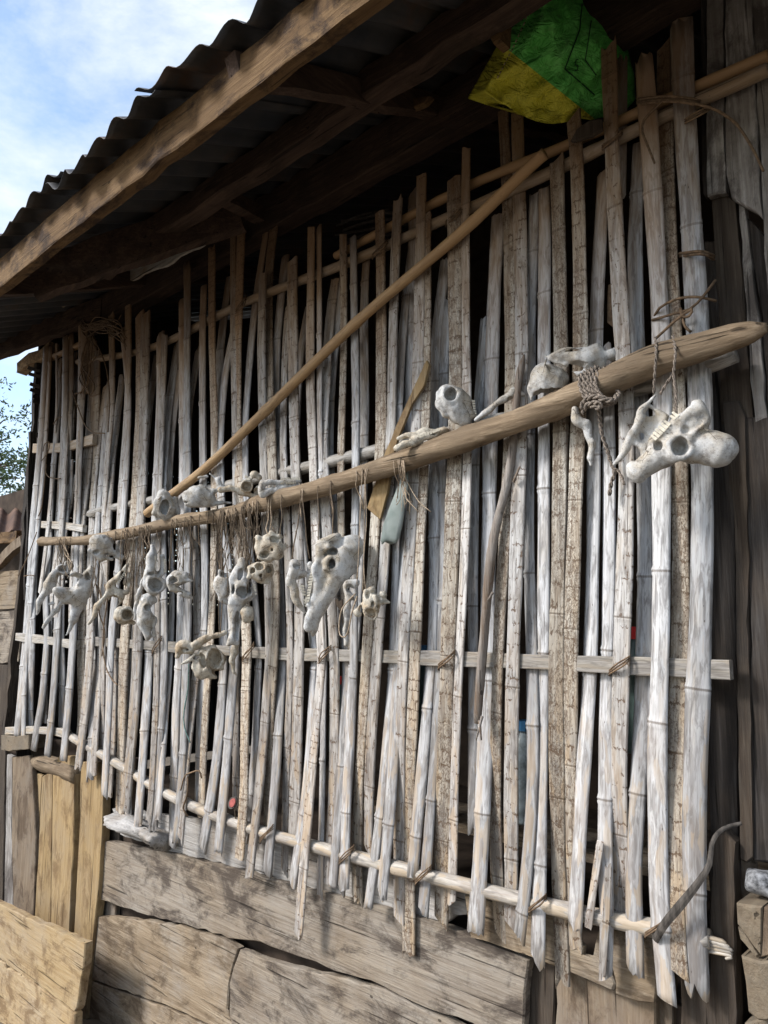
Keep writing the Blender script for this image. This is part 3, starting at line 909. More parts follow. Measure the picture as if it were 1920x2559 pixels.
def sheet(x0, x1, y0, y1, dz, parent, m, lam=.16, amp=.022, zf=None, ey=0.0, bend=0.0):
    nx = max(4, int((x1 - x0) / lam * 10))
    verts, faces = [], []
    yk = [y0, y0 + .03, y0 + .1, y0 + .25] + list(np.linspace(y0 + .5, y1, 6))
    ph = RNG.uniform(0, 6.28, 3)
    for yi, y in enumerate(yk):
        for i in range(nx + 1):
            x = x0 + (x1 - x0) * i / nx
            w = amp * math.cos(2 * math.pi * (x + .06) / lam)
            ed = math.exp(-(y - y0) / .18)
            zz = (zf(x, y) if zf else ROOF_Z + ROOF_S * y) + dz + w * (1 + .25 * math.sin(3 * x + ph[0])) + ed * (.012 * math.sin(2.3 * x + ph[1]) + bend * (x - x0))
            verts.append((x, y + (ey * (x - x0) + .012 * math.sin(5 * x + ph[2]) + .006 * math.sin(31 * x)) * (1 if yi < 4 else 0), zz))
    n = nx + 1
    top = len(verts)
    verts += [(a, b, c_ - .0016) for a, b, c_ in verts]
    for j in range(len(yk) - 1):
        for i in range(nx):
            q = (j * n + i, j * n + i + 1, (j + 1) * n + i + 1, (j + 1) * n + i)
            faces.append(q); faces.append(tuple(top + t for t in q[::-1]))
    for i in range(nx):
        faces.append((i, top + i, top + i + 1, i + 1))
    return mesh_obj('corrugated_sheet', verts, faces, m, parent, True)


EAVE_Y = -1.11
xx = -6.25
kk = 0
while xx < 2.2:
    wdt = .80
    sheet(xx - .06, xx + wdt + .06, EAVE_Y + RNG.normal() * .02, 2.6, .022 + .006 * (kk % 2), roof, M['iron'], ey=RNG.normal() * .03, bend=RNG.normal() * .012)
    xx += wdt; kk += 1


def under(y, drop): return ROOF_Z + ROOF_S * y - drop


# purlins, given by survey: k = height over eye per metre of distance
def purlin(y, ktop, kbot, x0, x1, w, m, name='purlin', wob=.004):
    zt, zb = CAM.z + ktop * (y - CAM.y), CAM.z + kbot * (y - CAM.y)
    beam(name, (x0, y, (zt + zb) / 2), (x1, y, (zt + zb) / 2), w, zt - zb, m, roof, wob)


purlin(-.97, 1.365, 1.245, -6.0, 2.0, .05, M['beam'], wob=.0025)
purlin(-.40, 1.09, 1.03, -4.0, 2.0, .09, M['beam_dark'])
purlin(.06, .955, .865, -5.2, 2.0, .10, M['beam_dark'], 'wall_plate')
# the rafter board at the far end
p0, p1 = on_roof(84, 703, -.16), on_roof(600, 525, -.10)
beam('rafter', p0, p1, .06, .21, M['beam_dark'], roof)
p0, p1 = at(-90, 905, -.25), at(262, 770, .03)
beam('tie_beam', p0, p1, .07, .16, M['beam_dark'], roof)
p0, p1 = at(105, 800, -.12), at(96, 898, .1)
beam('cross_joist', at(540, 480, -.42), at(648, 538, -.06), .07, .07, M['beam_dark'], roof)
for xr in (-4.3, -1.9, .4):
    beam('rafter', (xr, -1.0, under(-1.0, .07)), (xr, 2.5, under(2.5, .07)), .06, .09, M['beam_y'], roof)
beam('plate_end', at(58, 918, .02), at(135, 868, .06), .08, .09, M['endgrain'], roof, .012)
board('splintered_lath', [(38,795),(120,745),(165,742),(160,762),(95,790),(45,818)], -.12, .02, M['plank_tan'], roof, .006)
board('splintered_lath', [(250,722),(330,668),(440,620),(505,603),(510,612),(430,652),(330,700)], -.10, .015, M['slab'], roof, .006)
for q in range(7):
    ptube('lath', [(128 + 6 * q, 742 - 3 * q, -.05), (185, 738 - 4 * q, 0.0), (238, 765 - 6 * q, .03)], .008, M['vine'], roof, sides=5)
board('wooden_wedge', [(988,273),(1003,250),(1035,242),(1073,241),(1060,256),(1040,266),(1005,276)], -.16, .03, M['beam'], roof)
board('purlin_block', [(1204,30),(1238,24),(1252,44),(1250,98),(1232,110),(1212,70)], -.36, .06, M['beam'], roof)

# ------------------------------------------------------------------ the dark room behind the bamboo
room = empty('back_room', (-2.5, 1.5, .5))
tag(room, 'dark unlit timber room glimpsed through the gaps of the bamboo', 'room')


def box(name, lo, hi, m, parent=None, j=0):
    x0, y0, z0 = lo; x1, y1, z1 = hi
    v = [(x0, y0, z0), (x1, y0, z0), (x1, y1, z0), (x0, y1, z0), (x0, y0, z1), (x1, y0, z1), (x1, y1, z1), (x0, y1, z1)]
    f = [(0, 3, 2, 1), (4, 5, 6, 7), (0, 1, 5, 4), (1, 2, 6, 5), (2, 3, 7, 6), (3, 0, 4, 7)]
    return mesh_obj(name, v, f, m, parent)


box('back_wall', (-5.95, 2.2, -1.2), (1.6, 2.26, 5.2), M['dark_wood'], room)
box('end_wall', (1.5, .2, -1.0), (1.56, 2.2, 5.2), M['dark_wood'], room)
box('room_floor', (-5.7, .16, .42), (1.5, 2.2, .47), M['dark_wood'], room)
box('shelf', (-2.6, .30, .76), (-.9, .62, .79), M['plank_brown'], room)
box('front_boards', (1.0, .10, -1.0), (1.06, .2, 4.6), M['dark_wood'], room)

side = empty('woven_end_wall', (-5.9, 1.0, .6))
tag(side, 'loosely woven slatted end wall with daylight glinting through its gaps', 'wall')
V, Fc = [], []


def addbox(lo, hi):
    b = len(V)
    x0, y0, z0 = lo; x1, y1, z1 = hi
    V.extend([(x0, y0, z0), (x1, y0, z0), (x1, y1, z0), (x0, y1, z0), (x0, y0, z1), (x1, y0, z1), (x1, y1, z1), (x0, y1, z1)])
    Fc.extend([tuple(b + i for i in q) for q in [(0, 3, 2, 1), (4, 5, 6, 7), (0, 1, 5, 4), (1, 2, 6, 5), (2, 3, 7, 6), (3, 0, 4, 7)]])


z = .5
while z < 4.3:
    h = RNG.uniform(.036, .052)
    gap = RNG.choice([0.0, 0.0, .004, .010]) if 1.7 < z < 3.1 else 0.0
    addbox((-5.915, .05, z), (-5.905, 2.2, z + h)); z += h + gap
y = .05
while y < 2.2:
    h = RNG.uniform(.04, .07)
    gap = RNG.choice([.0, .012, .02])
    addbox((-5.903, y, .5), (-5.893, y + h, 4.3)); y += h + gap
o = mesh_obj('woven_slats', V, Fc, M['post_dark'], side)
tag(o, kind='stuff')
gv_ = [(-5.93, .02, 3.7), (-5.93, 2.3, 3.7), (-5.93, 2.3, 4.68), (-5.93, .02, 3.83), (-5.90, .02, 3.7), (-5.90, 2.3, 3.7), (-5.90, 2.3, 4.68), (-5.90, .02, 3.83)]
mesh_obj('gable_board', gv_, [(0, 3, 2, 1), (4, 5, 6, 7), (0, 1, 5, 4), (1, 2, 6, 5), (2, 3, 7, 6), (3, 0, 4, 7)], M['dark_wood'], side)
for py, ln in ((928, 95), (943, 92), (968, 82), (982, 78), (998, 62), (1006, 66), (1088, 40), (1128, 42), (1194, 34)):
    p = at(104 - (py - 900) * .05, py, .05)
    q = at(104 - ln * .34, py - 4 if py > 1000 else py - 9, .0)
    beam('slat_end', p, q, .012, .028, M['post_dark'], side, .002)
beam('corner_stake', at(79, 1080, .04), at(66, 1500, .04), .03, .03, M['post_dark'], side)
beam('corner_stake', at(100, 900, .06), at(58, 1420, .06), .05, .05, M['post_dark'], side)
beam('corner_stake', at(60, 1410, .07), at(14, 1850, .07), .05, .05, M['post_brown'], side)

# ------------------------------------------------------------------ plank wall under the bamboo
pw = empty('plank_wall', at(700, 2500, .06))
tag(pw, 'rough low wall of wide live-edged planks below the bamboo', 'plank wall')
board('plank', [(254,2101),(300,2106),(347,2116),(492,2147),(613,2179),(740,2214),(868,2243),(960,2266),(1076,2301),(1191,2347),(1319,2396),(1312,2480),(1306,2640),(1290,2660),(1186,2559),(1041,2509),(960,2463),(840,2425),(723,2382),(650,2358),(590,2347),(492,2318),(399,2295),(289,2260),(252,2246),(246,2230)], .055, .035, M['plank_grey'], pw, .003)
board('plank', [(237,2292),(270,2290),(330,2298),(399,2304),(520,2335),(560,2350),(596,2370),(580,2420),(571,2457),(569,2520),(590,2600),(521,2559),(430,2520),(347,2489),(223,2445)], .05, .035, M['plank_brown'], pw, .003)
board('plank', [(599,2372),(660,2395),(723,2418),(868,2449),(960,2474),(1041,2518),(1150,2566),(1290,2670),(1240,2720),(600,2720),(573,2530),(574,2457),(583,2422)], .056, .035, M['plank_grey'], pw, .003)
board('plank', [(222,2450),(347,2494),(430,2526),(521,2565),(620,2640),(600,2720),(200,2720),(212,2500)], .052, .035, M['plank_brown'], pw, .003)
board('plank', [(280,2020),(400,2035),(600,2060),(800,2110),(1000,2160),(1160,2230),(1165,2285),(1140,2290),(1120,2308),(1060,2290),(960,2262),(868,2240),(740,2210),(613,2174),(492,2142),(400,2120),(300,2085)], .075, .03, M['slab'], pw, .005)
board('plank', [(1160,2240),(1400,2290),(1443,2312),(1446,2352),(1460,2368),(1456,2384),(1474,2394),(1490,2386),(1494,2362),(1500,2315),(1522,2320),(1519,2390),(1526,2430),(1534,2462),(1533,2480),(1460,2447),(1388,2416),(1310,2387),(1174,2337)], .034, .02, M['plank_brown'], pw, .003)
board('plank', [(1527,2318),(1645,2345),(1642,2440),(1639,2513),(1590,2502),(1541,2486),(1538,2460),(1524,2390)], .033, .02, M['plank_brown'], pw, .003)
board('plank', [(1315,2380),(1386,2400),(1386,2720),(1310,2720)], .10, .03, M['post_brown'], pw)
board('plank', [(1389,2410),(1530,2470),(1637,2500),(1637,2720),(1389,2720)], .08, .03, M['plank_tan'], pw)
board('plank', [(1640,2430),(1682,2430),(1680,2720),(1641,2720)], .11, .03, M['plank_tan'], pw)
board('plank', [(252,1950),(290,1950),(300,2130),(262,2110)], .11, .03, M['post_brown'], pw)
board('plank', [(240,2240),(262,2246),(290,2262),(288,2300),(240,2296)], .10, .03, M['plank_tan'], pw)
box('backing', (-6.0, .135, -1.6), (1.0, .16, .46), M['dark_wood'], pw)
# curl of silvered bark on top of the planks
q = catmull([tuple(at(a, b, .03)) for a, b in ((278,2040),(305,2052),(340,2064),(380,2082),(412,2105))], .02)
v, f, u = tube_data(q, np.interp(np.linspace(0, 1, len(q)), [0, .2, .6, 1], [.045, .085, .095, .085]), 18, .22, True, 0, .45)
bk = mesh_obj('bark_curl', v, f, M['slab'], pw, True, u)

# vertical boards left of the planks
vb = empty('board_fence', at(140, 2300, .03))
tag(vb, 'yellowish upright boards standing side by side under the corner panel', 'board wall')
board('plank', [(31,1892),(71,1888),(81,1920),(89,2095),(84,2279),(83,2340),(38,2340),(34,2267),(29,2095),(31,1972)], .02, .03, M['plank_tan'], vb)
board('plank', [(89,1932),(105,1937),(97,2080),(92,2060)], .05, .02, M['plank_yellow'], vb)
board('plank', [(106,1941),(118,1933),(131,1931),(129,2100),(126,2350),(84,2350),(92,2200),(98,2095)], .025, .03, M['plank_yellow'], vb)
board('plank', [(132,1928),(147,1890),(187,1890),(184,2095),(171,2350),(127,2350),(130,2100)], .024, .05, M['plank_yellow'], vb)
board('plank', [(203,1905),(243,1905),(258,1972),(256,2064),(246,2218),(236,2310),(222,2450),(206,2650),(178,2650),(186,2325),(200,2034)], .03, .05, M['plank_yellow'], vb)
board('plank', [(-60,1850),(14,1870),(9,2100),(6,2330),(-60,2330)], .06, .03, M['post_brown'], vb)
board('plank', [(18,1885),(30,1890),(29,2080),(34,2290),(10,2290),(14,2080)], .05, .03, M['plank_silver'], vb)
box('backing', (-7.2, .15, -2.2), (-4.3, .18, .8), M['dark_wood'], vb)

fb = empty('leaning_boards', at(90, 2550, -.22))
tag(fb, 'two pale tan boards stacked on edge in front of the yellow uprights', 'boards')
board('plank', [(-60,2238),(3,2262),(110,2312),(212,2357),(207,2420),(192,2518),(186,2527),(120,2478),(17,2412),(15,2402),(-60,2372)], -.22, .045, M['plank_yellow_h'], fb, .003)
board('plank', [(-60,2378),(14,2407),(17,2418),(60,2440),(120,2484),(186,2533),(180,2720),(-60,2720)], -.215, .045, M['plank_yellow_h'], fb, .003)

# timber ends under the corner panel
o = board('timber_block', [(3,1837),(22,1840),(70,1838),(72,1872),(22,1877),(3,1873)], -.03, .12, M['timber'])
tag(o, 'square timber block end sticking out under the corner bamboo panel', 'timber')
q = catmull([tuple(at(a, b, .06)) for a, b in ((88,1903),(112,1908),(150,1918),(200,1935))], .04)
o = tube('round_log_end', q, np.interp(np.linspace(0, 1, len(q)), [0, .2, 1], [.035, .06, .062]), M['log'], None, 10, .06)
tag(o, 'dark rounded log lying above the yellow upright boards', 'log')

# ------------------------------------------------------------------ posts and boards at the near end
ew = empty('end_boards', at(1850, 2200, .05))
tag(ew, 'dark weathered upright boards and post at the near end of the bamboo', 'board wall')
board('plank', [(1752,-60),(1764,-60),(1768,486),(1762,494),(1755,480)], .06, .03, M['post_dark'], ew)
board('plank', [(1765,-60),(1809,-60),(1808,310),(1815,480),(1795,484),(1768,490)], .04, .03, M['plank_silver'], ew)
board('plank', [(1812,-60),(1873,-60),(1888,260),(1904,545),(1890,530),(1830,497),(1817,440),(1811,312)], .036, .03, M['plank_silver'], ew)
board('plank', [(1877,-60),(2000,-60),(2000,780),(1918,740),(1908,540),(1892,260)], .045, .03, M['plank_silver'], ew)
board('plank', [(1779,492),(1810,484),(1839,504),(1852,650),(1866,807),(1882,1060),(1802,1060),(1797,807),(1787,640)], .075, .03, M['post_brown'], ew)
board('plank', [(1846,503),(1860,505),(1882,700),(1898,800),(1918,1045),(1886,1060),(1870,807),(1856,650)], .07, .03, M['plank_silver'], ew)
board('plank', [(1868,540),(1890,560),(1913,590),(1940,1045),(1922,1045),(1902,800)], .08, .03, M['post_dark'], ew)
board('post', [(1762,600),(1832,600),(1836,1200),(1842,1700),(1845,2650),(1775,2650),(1771,1700),(1766,1200)], .085, .10, M['post_dark'], ew)
board('plank', [(1806,1000),(1846,1000),(1862,1040),(1872,1500),(1882,2147),(1868,2158),(1851,2150),(1842,1700),(1834,1300)], .06, .03, M['post_brown'], ew)
board('plank', [(1846,1040),(2000,1040),(2000,2160),(1884,2157),(1874,1500)], .07, .03, M['post_dark'], ew)
board('plank', [(1834,2130),(1886,2160),(1884,2260),(1836,2300)], .11, .03, M['plank_tan'], ew)
board('post_stub', [(1778,2092),(1790,2084),(1812,2081),(1836,2102),(1838,2300),(1842,2650),(1702,2650),(1700,2442),(1772,2442),(1776,2250)], .034, .045, M['post_brown'], ew)
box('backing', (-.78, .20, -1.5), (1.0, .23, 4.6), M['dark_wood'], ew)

tb = empty('timber_stack', at(1880, 2550, -.02))
tag(tb, 'squared timber ends stacked beside the dark post', 'timber stack')
board('timber', [(1841,2256),(1870,2262),(1905,2270),(1903,2388),(1880,2362),(1843,2312)], -.04, .30, M['timber'], tb)
board('timber', [(1907,2270),(2000,2250),(2000,2372),(1904,2394)], -.035, .30, M['plank_tan'], tb)
board('timber', [(1842,2318),(1856,2330),(1902,2392),(1892,2396),(1850,2350)], -.02, .2, M['timber'], tb)
board('timber', [(1856,2388),(1900,2404),(2000,2388),(2000,2500),(1915,2550),(1892,2548),(1868,2530)], -.03, .28, M['timber'], tb)
board('timber', [(1862,2560),(2000,2515),(2000,2700),(1864,2700)], .02, .28, M['timber'], tb)

# neighbouring shed beyond the corner
sh = empty('neighbour_shed', at(20, 1800, .5))
tag(sh, 'brown plank shed with rusty corrugated roof beyond the house corner', 'shed')
board('plank', [(-120,1436),(62,1424),(57,1519),(-120,1532)], .34, .03, M['plank_brown'], sh)
board('plank', [(-120,1538),(55,1524),(46,1655),(-120,1664)], .345, .03, M['plank_grey'], sh)
board('plank', [(-120,1668),(41,1660),(27,1840),(20,2000),(-120,2000)], .34, .03, M['post_brown'], sh)
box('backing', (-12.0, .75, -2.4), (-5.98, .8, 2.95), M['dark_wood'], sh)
a, b = at(-170, 1252, .95), at(82, 1258, .95)
c_, d_ = at(-190, 1330, .30), at(72, 1334, .30)
V, Fc = [], []
nn = 60
for r in range(4):
    for i in range(nn + 1):
        t = i / nn
        p = a.lerp(b, t).lerp(c_.lerp(d_, t), r / 3)
        V.append(p + Vector((0, 0, .035 * math.cos(2 * math.pi * t * 8.0))))
for r in range(3):
    for i in range(nn):
        Fc.append((r * (nn + 1) + i, r * (nn + 1) + i + 1, (r + 1) * (nn + 1) + i + 1, (r + 1) * (nn + 1) + i))
nv = len(V)
V += [p - Vector((0, 0, .004)) for p in V]
Fc += [tuple(nv + i for i in q[::-1]) for q in Fc]
mesh_obj('corrugated_sheet', V, Fc, M['rust'], sh, True)
beam('rafter', at(-60, 1348, .33), at(50, 1342, .33), .06, .10, M['beam'], sh)
beam('brace', at(-20, 1425, .32), at(58, 1352, .32), .06, .09, M['plank_tan'], sh)

# ------------------------------------------------------------------ tree behind the shed
tree = empty('leafy_tree', (-19.5, 2.6, -1.0))
tag(tree, 'small-leaved green tree behind the rusty shed roof', 'tree')
k = NT('leaf', .6)
k.b.inputs['Transmission Weight'].default_value = 0.0
M['leaf'] = k.done(k.ramp(k.noise(k.mapping(k.obj(), (3, 3, 3)), 1.0, 3), [(.3, (0.045, 0.075, 0.022)), (.7, (0.10, 0.14, 0.05))]))
M['bark'] = plain('tree_bark', (0.11, 0.085, 0.065), .9, .1, 12, .5, .6)
base = Vector((-19.8, 2.4, -1.0))


def far(px, py, dist):
    r = ray(px, py)
    return CAM + r * (dist / r.length)


trunk_top = far(-170, 1230, 18)
base = Vector((trunk_top.x - .3, trunk_top.y, -1.0))
tree.location = base
parts = [tube_data(catmull([tuple(base), tuple(base.lerp(trunk_top, .5) + Vector((.2, 0, 0))), tuple(trunk_top)], .4), [.22] * 3 if False else np.interp(np.linspace(0, 1, len(catmull([tuple(base), tuple(base.lerp(trunk_top, .5)), tuple(trunk_top)], .4))), [0, 1], [.26, .14]), 8, .08)]
tips = [(-130,900),(-60,1000),(10,1050),(25,1090),(-20,1150),(45,1160),(20,1170),(60,1150),(-90,1080),(-10,1210),(35,1215),(-150,1000),(-220,1050),(0,1020),(50,1195),(20,1255),(40,1262)]
clus = []
for (px, py) in tips:
    e = far(px, py, 18 + RNG.normal() * .7)
    mid_ = trunk_top.lerp(e, .5) + Vector((0, 0, .12))
    pth = catmull([tuple(trunk_top), tuple(mid_), tuple(e)], .25)
    parts.append(tube_data(pth, np.interp(np.linspace(0, 1, len(pth)), [0, 1], [.07, .012]), 5, .05))
    clus.append(e)
    clus.append(trunk_top.lerp(e, .75) + Vector((0, 0, .1)))
v, f, u = join(*parts)
mesh_obj('trunk', v, f, M['bark'], tree, True)
V, Fc = [], []
for e in clus:
    for sub in range(5):
        sc_ = e + Vector(RNG.normal(size=3) * np.array([.32, .32, .22]))
        for q in range(26):
            p = sc_ + Vector(RNG.normal(size=3) * np.array([.12, .12, .07]))
            d = Vector(RNG.normal(size=3)).normalized(); e2 = d.cross(Vector(RNG.normal(size=3))).normalized()
            l, w = RNG.uniform(.035, .06), RNG.uniform(.014, .024)
            b = len(V)
            V += [p - d * l, p + e2 * w, p + d * l, p - e2 * w]
            Fc.append((b, b + 1, b + 2, b + 3))
mesh_obj('crown', V, Fc, M['leaf'], tree)

# ------------------------------------------------------------------ bones: implicit surfaces meshed with surface nets
def surface_net(fn, lo, hi, res):
    lo, hi = np.array(lo), np.array(hi)
    n = np.maximum(8, np.ceil((hi - lo) / res).astype(int) + 1)
    ax = [lo[i] + res * np.arange(n[i]) for i in range(3)]
    X, Y, Z = np.meshgrid(*ax, indexing='ij')
    v = fn(X, Y, Z)
    cx, cy, cz = n - 1
    acc = np.zeros((cx, cy, cz, 3)); cnt = np.zeros((cx, cy, cz))
    off = [(0, 0, 0), (1, 0, 0), (0, 1, 0), (1, 1, 0), (0, 0, 1), (1, 0, 1), (0, 1, 1), (1, 1, 1)]
    ed = [(0, 1), (2, 3), (4, 5), (6, 7), (0, 2), (1, 3), (4, 6), (5, 7), (0, 4), (1, 5), (2, 6), (3, 7)]
    cv = [v[o[0]:o[0] + cx, o[1]:o[1] + cy, o[2]:o[2] + cz] for o in off]
    for a, b in ed:
        va, vb_ = cv[a], cv[b]
        s = (va < 0) != (vb_ < 0)
        t = np.where(s, va / np.where(s, va - vb_, 1), 0)
        for d in range(3):
            acc[..., d] += np.where(s, off[a][d] + t * (off[b][d] - off[a][d]), 0)
        cnt += s
    on = cnt > 0
    idx = -np.ones((cx, cy, cz), dtype=int)
    idx[on] = np.arange(on.sum())
    ijk = np.argwhere(on)
    verts = lo + res * (ijk + acc[on] / cnt[on][:, None])
    faces = []
    ins = v < 0
    for d in range(3):
        sl0, sl1 = [slice(None)] * 3, [slice(None)] * 3
        sl0[d], sl1[d] = slice(0, -1), slice(1, None)
        a, b = ins[tuple(sl0)], ins[tuple(sl1)]
        ch = np.argwhere(a != b)
        u, w = (d + 1) % 3, (d + 2) % 3
        ch = ch[(ch[:, u] > 0) & (ch[:, w] > 0) & (ch[:, u] < n[u] - 1) & (ch[:, w] < n[w] - 1)]
        eu, ew_ = np.zeros(3, int), np.zeros(3, int)
        eu[u], ew_[w] = 1, 1
        g = lambda q: idx[q[:, 0], q[:, 1], q[:, 2]]
        q0, q1, q2, q3 = g(ch - eu - ew_), g(ch - ew_), g(ch), g(ch - eu)
        pos = a[ch[:, 0], ch[:, 1], ch[:, 2]]
        quad = np.stack([q0, q1, q2, q3], 1)
        quad[~pos] = quad[~pos][:, ::-1]
        faces.append(quad)
    return verts, np.vstack(faces).tolist()


def ell(X, Y, Z, c, r):
    k0 = np.sqrt(((X - c[0]) / r[0]) ** 2 + ((Y - c[1]) / r[1]) ** 2 + ((Z - c[2]) / r[2]) ** 2)
    return (k0 - 1) * min(r)


def cone(X, Y, Z, a, b, ra, rb):
    a, b = np.array(a, float), np.array(b, float)
    d = b - a
    t = np.clip(((X - a[0]) * d[0] + (Y - a[1]) * d[1] + (Z - a[2]) * d[2]) / d.dot(d), 0, 1)
    return np.sqrt((X - a[0] - t * d[0]) ** 2 + (Y - a[1] - t * d[1]) ** 2 + (Z - a[2] - t * d[2]) ** 2) - (ra + (rb - ra) * t)


def torus(X, Y, Z, c, nrm, R, r):
    n = np.array(nrm, float); n /= np.linalg.norm(n)
    dx, dy, dz = X - c[0], Y - c[1], Z - c[2]
    h = dx * n[0] + dy * n[1] + dz * n[2]
    q = np.sqrt(np.maximum(dx * dx + dy * dy + dz * dz - h * h, 0))
    return np.sqrt((q - R) ** 2 + h * h) - r


def smin(a, b, k=.04):
    h = np.clip(.5 + .5 * (b - a) / k, 0, 1)
    return b + (a - b) * h - k * h * (1 - h)


def smax(a, b, k=.03): return -smin(-a, -b, k)


def lump(X, Y, Z, s, f, a):
    o = 0
    for g, w in ((1, 1), (2.3, .5), (4.9, .28)):
        o = o + w * (np.sin(g * f * X + s) * np.sin(g * f * 1.13 * Y + 2 * s) + np.sin(g * f * .9 * Z + 3 * s) * np.sin(g * f * 1.3 * X - s + g * f * .4 * Z))
    return a * o


CROPS = {'A': (0, 760, 3.456), 'B': (0, 1400, 3.456), 'D': (420, 1120, 3.456), 'F': (860, 380, 3.456), 'G': (860, 1020, 3.456), 'J': (1320, 800, 2.765),
         'W': (700, 1300, 5.533), 'X': (60, 1300, 4.611), 'T': (420, 1170, 4.882), 'Q4': (960, 640, 1.729)}


def bone_thing(name, label, cat, crop, Y, prims, mat='bone_grey', teeth=(), seed=1.0, tmat='tooth', part='cranium', rough=1.0):
    """a bone measured on its survey sheet: e/c/r add mass (ellipsoid, tapered rod, rim), k cuts a hollow.
    Sheet units across and up; depth in the same units, negative towards the viewer."""
    ox, oy, sc = CROPS[crop]
    pts = []
    for p in prims:
        if p[0] in 'ek': pts += [(p[1], p[2])]
        elif p[0] == 'c': pts += [(p[1], p[2]), (p[4], p[5])]
        elif p[0] == 'r': pts += [(p[1], p[2])]
    cx, cy = np.mean([q[0] for q in pts]), np.mean([q[1] for q in pts])
    c = at(ox + cx / sc, oy + cy / sc, Y)
    u = depth(c) / F_PX / sc                       # metres per sheet unit
    view = (c - CAM); view.z *= .4; view.normalize()
    right = view.cross(Vector((0, 0, 1))).normalized()
    up = right.cross(view).normalized()
    body, cuts, rad = [], [], []
    for p in prims:
        if p[0] == 'e':
            rx, ry = p[3], p[4]
            rz = p[5] if len(p) > 5 else min(rx, ry) * .9
            dz = p[6] if len(p) > 6 else 0
            body.append(('e', (p[1] - cx, dz, cy - p[2]), (rx, rz, ry))); rad.append(max(rx, ry))
        elif p[0] == 'c':
            d1 = p[7] if len(p) > 7 else 0
            d2 = p[8] if len(p) > 8 else d1
            body.append(('c', (p[1] - cx, d1, cy - p[2]), (p[4] - cx, d2, cy - p[5]), p[3], p[6])); rad += [p[3], p[6]]
        elif p[0] == 'r':
            d = p[5] if len(p) > 5 else -p[3] * .6
            body.append(('r', (p[1] - cx, d, cy - p[2]), (.25, -1, .15), p[3], p[4])); rad.append(p[3])
        else:
            rz = p[5] if len(p) > 5 else max(p[3], p[4]) * 1.3
            dz = p[6] if len(p) > 6 else -max(p[3], p[4]) * .9
            cuts.append(((p[1] - cx, dz, cy - p[2]), (p[3], rz, p[4])))
    size = max(max(q[0] for q in pts) - min(q[0] for q in pts), max(q[1] for q in pts) - min(q[1] for q in pts)) + 2 * max(rad)
    lo, hi = np.full(3, 1e9), np.full(3, -1e9)
    for b in body:
        if b[0] == 'e': l, h = np.array(b[1]) - b[2], np.array(b[1]) + b[2]
        elif b[0] == 'c':
            l = np.minimum(np.array(b[1]) - b[3], np.array(b[2]) - b[4]); h = np.maximum(np.array(b[1]) + b[3], np.array(b[2]) + b[4])
        else: l, h = np.array(b[1]) - b[3] - b[4], np.array(b[1]) + b[3] + b[4]
        lo, hi = np.minimum(lo, l), np.maximum(hi, h)
    pad = size * .06
    ksm = size * .035

    def fn(X, Yy, Z):
        wx = X + size * .012 * np.sin(21 * Z / size + seed)      # nothing grown is straight
        wz = Z + size * .012 * np.sin(19 * X / size + 2 * seed)
        d = None
        for b in body:
            if b[0] == 'e': q = ell(wx, Yy, wz, b[1], b[2])
            elif b[0] == 'c': q = cone(wx, Yy, wz, b[1], b[2], b[3], b[4])
            else: q = torus(wx, Yy, wz, b[1], b[2], b[3], b[4])
            d = q if d is None else smin(d, q, ksm)
        d = d + lump(X / size, Yy / size, Z / size, seed, 11, size * .0075 * rough)
        for q, r in cuts:
            d = smax(d, -(ell(X, Yy, Z, q, r) + lump(X / size, Yy / size, Z / size, seed + 2, 17, size * .008 * rough)), size * .008)
        return d
    v, f = surface_net(fn, lo - pad, hi + pad, size / 76)
    W3 = [c + (right * p[0] + view * p[1] + up * p[2]) * u for p in v]
    e = empty(name, Vector((c.x, c.y, min(p.z for p in W3))))
    tag(e, label, cat)
    mesh_obj(part, W3, f, M[mat], e, True)
    for t in teeth:
        # x0, y0, x1, y1, count, length, direction x, direction y, depth
        x0, y0, x1, y1, n, ln, dx, dy, dz = t
        V, Fc = [], []
        L = math.hypot(x1 - x0, y1 - y0)
        ax_ = right * ((x1 - x0) / L) + up * (-(y1 - y0) / L)
        dm = math.hypot(dx, dy)
        td = right * (dx / dm) + up * (-dy / dm)
        for k_ in range(n):
            if RNG.random() < .08: continue
            s_ = (k_ + .5) / n
            p = c + (right * (x0 + (x1 - x0) * s_ - cx) + up * (cy - y0 - (y1 - y0) * s_) + view * dz) * u
            wl, dl, hh = ax_ * (L / n * .42 * u), view * (L / n * .5 * u), td * (ln * RNG.uniform(.75, 1.15) * u)
            b = len(V)
            V += [p - wl - dl - hh * .4, p + wl - dl - hh * .4, p + wl + dl - hh * .4, p - wl + dl - hh * .4,
                  p - wl * .75 - dl * .6 + hh, p + wl * .6 - dl * .6 + hh * .85, p + wl * .75 + dl * .6 + hh, p - wl * .6 + dl * .6 + hh * .8]
            Fc += [tuple(b + i_ for i_ in q) for q in [(0, 3, 2, 1), (4, 5, 6, 7), (0, 1, 5, 4), (1, 2, 6, 5), (2, 3, 7, 6), (3, 0, 4, 7)]]
        o = mesh_obj('teeth', V, Fc, M[tmat], e)
        tag(o, kind='stuff')
    bpy.context.view_layer.update()
    return e


def child_tube(parent, name, pts, r, m, step=.02, sides=6, rough=.12):
    P = [tuple(at(a, b, c)) for a, b, c in pts]
    path = catmull(P, step)
    rr = np.interp(np.linspace(0, 1, len(path)), np.linspace(0, 1, len(r)), r) if isinstance(r, (list, tuple)) else r
    return tube(name, path, rr, m, parent, sides, rough)


